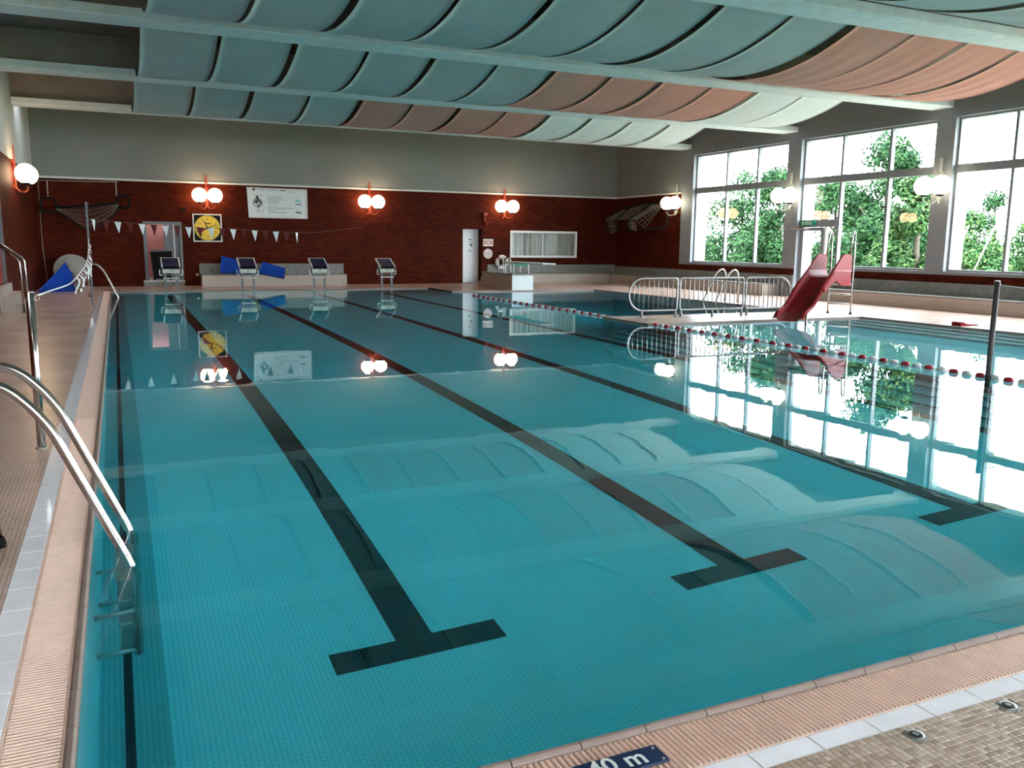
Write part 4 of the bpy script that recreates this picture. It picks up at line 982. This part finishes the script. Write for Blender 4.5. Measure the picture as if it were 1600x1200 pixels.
# ================================================================ NEAR DECK THINGS
t = thing('depth_sign', (1.15, 1.85, DZ), label='navy depth sign reading 1.40 m on the near grating', cat='sign')
z = DZ+.002
MB().bbox((.97, 1.815, z), (1.335, 1.895, z+.006), .002).build('sign_plate', 'sign_navy', t)
text_mb('1.40 m', .088, frame_m((1.155, 1.857, z+.0065), (1, 0, 0), (0, 1, 0)), .0006, bold=.0014).build('lettering', 'white_plastic', t)
for a in (.985, 1.318):
    for b in (1.828, 1.882): MB().lathe((a, b, z+.005), (0, 0, 1), [(.0055, 0), (.0055, .002), (.003, .003)], 10).build('screw', 'steel', t)
for (xx, lab) in ((2.08, 'nearer the depth sign'), (2.49, 'at the right frame edge')):
    t = thing('floor_nozzle', (xx, 1.63, DZ), label='small round steel floor nozzle in the mosaic, %s' % lab, cat='nozzle', group='floor nozzles')
    MB().lathe((xx, 1.63, DZ), (0, 0, 1), [(.036, 0), (.036, .003), (.030, .004)], 24).build('flange', 'concrete', t)
    MB().lathe((xx, 1.63, DZ+.003), (0, 0, 1), [(.026, 0), (.026, .003), (.020, .004)], 24).build('ring', 'steel_dark', t)
    MB().lathe((xx, 1.63, DZ+.006), (0, 0, 1), [(.018, 0), (.017, .002)], 20).build('insert', 'black', t)
    MB().lathe((xx, 1.63, DZ+.0075), (0, 0, 1), [(.011, 0), (.009, .002)], 14).build('cap', 'block_grey', t)
t = thing('deck_stand', (-.76, 4.37, DZ), label='chrome leg with dark rubber foot at the left frame edge', cat='stand')
for y in (4.50, 4.22):
    lg = MB().tube([(-.575, y, .07), (-.60, y, .46), (-.64, y, .5), (-.90, y, .5), (-.94, y, .46), (-.96, y, .07)], .012, 10).build('leg', 'steel', t)
    for xx in (-.575, -.96): MB().lathe((xx, y, DZ), (0, 0, 1), [(.024, 0), (.026, .02), (.016, .05)], 14).build('rubber_foot', 'rubber', lg)
MB().bbox((-.92, 4.19, .505), (-.62, 4.53, .54), .02).build('seat', 'white_plastic', t)

# exit sign above the glazed door
t = thing('exit_sign', (18.25, 19.3, 2.1), label='green exit sign with three pictograms above the glazed door', cat='sign')
MB().bbox((18.22, 19.10, 2.10), (18.30, 19.66, 2.23), .005).build('sign_box', 'green_sign', t)
for k in range(3):
    y = 19.20+.14*k; mb = MB(); mb.box((18.214, y, 2.125), (18.2205, y+.1, 2.205)); mb.build('pictogram', 'white_plastic', t)
    mb = MB(); mb.box((18.210, y+.03, 2.135), (18.2145, y+.055, 2.18)); mb.lathe((18.2145, y+.05, 2.19), (-1, 0, 0), [(.010, 0), (.010, .004)], 10); mb.box((18.210, y+.05, 2.155), (18.2145, y+.085, 2.165)); mb.build('figure', 'green_sign', t)

# ================================================================ OUTSIDE
MB().box((18.8, -60, -.6), (140, 120, -.15)).box((-60, -80, -.6), (18.8, YF-.31, -.15)).build('ground_outside', 'grass', None, kind='structure', label='lawn outside the windows')
MB().box((18.82, -20, -.2), (21.5, 60, -.1)).build('terrace_outside', 'paving', None, kind='structure', label='pale paved strip outside the windows')
def tree(x, y, h, rx, mats, n, label, seed, trunk=.14, low=.0, group='trees outside the windows', blobs=9):
    rnd = random.Random(seed); t = thing('leafy_tree', (x, y, -.15), label=label, cat='tree', group=group)
    mb = MB(); mb.tube(smooth_path([(x, y, -.2), (x+.1, y+.05, h*.3), (x-.05, y, h*.6), (x, y+.1, h*.85)], 4), [trunk*(1-.8*i/12) for i in range(13)], 8)
    for k in range(5):
        a = rnd.uniform(0, 6.28); z = h*rnd.uniform(.25, .6); mb.tube([(x, y, z), (x+rx*.5*math.cos(a), y+rx*.5*math.sin(a), z+h*.2)], [trunk*.4, trunk*.12], 6)
    mb.build('trunk', 'bark', t)
    centers = []
    for k in range(blobs):
        a = rnd.uniform(0, 6.28); f = rnd.random(); z = low*h+(1-low)*h*(.12+.78*f); w = rx*(.75*math.sin(math.pi*min(1, .22+.70*f))); d = w*rnd.uniform(.3, .95)
        centers.append((Vector((x+d*math.cos(a), y+d*math.sin(a), z)), rx*rnd.uniform(.28, .48)))
    centers.append((Vector((x, y, h*.88)), rx*.35))
    for k in range(7): a = rnd.uniform(0, 6.28); centers.append((Vector((x+rx*.8*math.cos(a), y+rx*.8*math.sin(a), rnd.uniform(.3, .32*h))), rx*.36))
    for ci in range(len(mats)):
        mb = MB()
        for k in range(n//len(mats)):
            c, r = rnd.choice(centers); d = Vector((rnd.gauss(0, 1), rnd.gauss(0, 1), rnd.gauss(0, .8))).normalized(); p = c+d*r*(rnd.random()**.35)
            if p.z < .0: p.z = rnd.uniform(0, .4)
            s = rnd.uniform(.06, .115); nrm = (d+Vector((rnd.uniform(-.7, .7), rnd.uniform(-.7, .7), rnd.uniform(0, .9)))).normalized(); a = nrm.orthogonal().normalized(); b = nrm.cross(a); th = rnd.uniform(0, 6.28); e1 = a*math.cos(th)+b*math.sin(th); e2 = nrm.cross(e1)
            mb.add([p-e1*s, p-e2*s*.5, p+e1*s, p+e2*s*.5], [(0, 1, 2, 3)])
        mb.build('foliage', mats[ci], t, kind='stuff')
    return t
LA = ['leaf_0', 'leaf_1', 'leaf_2']; LB = ['leaf_1', 'leaf_3', 'leaf_0']
tree(30.8, 37.6, 5.65, 2.55, LA, 16000, 'green leafy tree outside the first window bay', 1, blobs=14)
tree(27.0, 30.4, 4.9, 2.2, LA, 16000, 'leafy tree outside between the first and second window bays', 2, blobs=14)
tree(33.0, 33.1, 5.05, 2.55, LA, 16000, 'broad bushy tree outside behind the glazed door', 3, blobs=14)
tree(27.5, 25.0, 6.1, 2.0, LA, 16000, 'tallest leafy tree outside the middle of the second window bay', 4, blobs=15)
tree(24.3, 20.75, 4.1, 1.45, LB, 13000, 'bright green leafy tree outside the right of the second window bay', 5, blobs=13)
tree(36.0, 28.0, 3.2, 2.0, LB, 9000, 'low pale green shrub outside the third window bay', 6, blobs=10)
tree(39.5, 26.8, 3.15, 2.1, LB, 9000, 'low yellowish shrub far outside the right window edge', 7, blobs=10)
tree(44.0, 32.5, 4.8, 1.6, LA, 4000, 'distant small tree outside at the far right window edge', 8, blobs=8)
for k in range(2):
    MB().tube([(24, 19.6-.9*k, -.15), (24, 18.6-.9*k, 2.2)], .02, 6).build('guy_rope', 'rope_white', None, label='slanting white guy rope outside the third window bay, %s' % ('left one' if k == 0 else 'right one'), cat='guy rope', group='guy ropes outside')
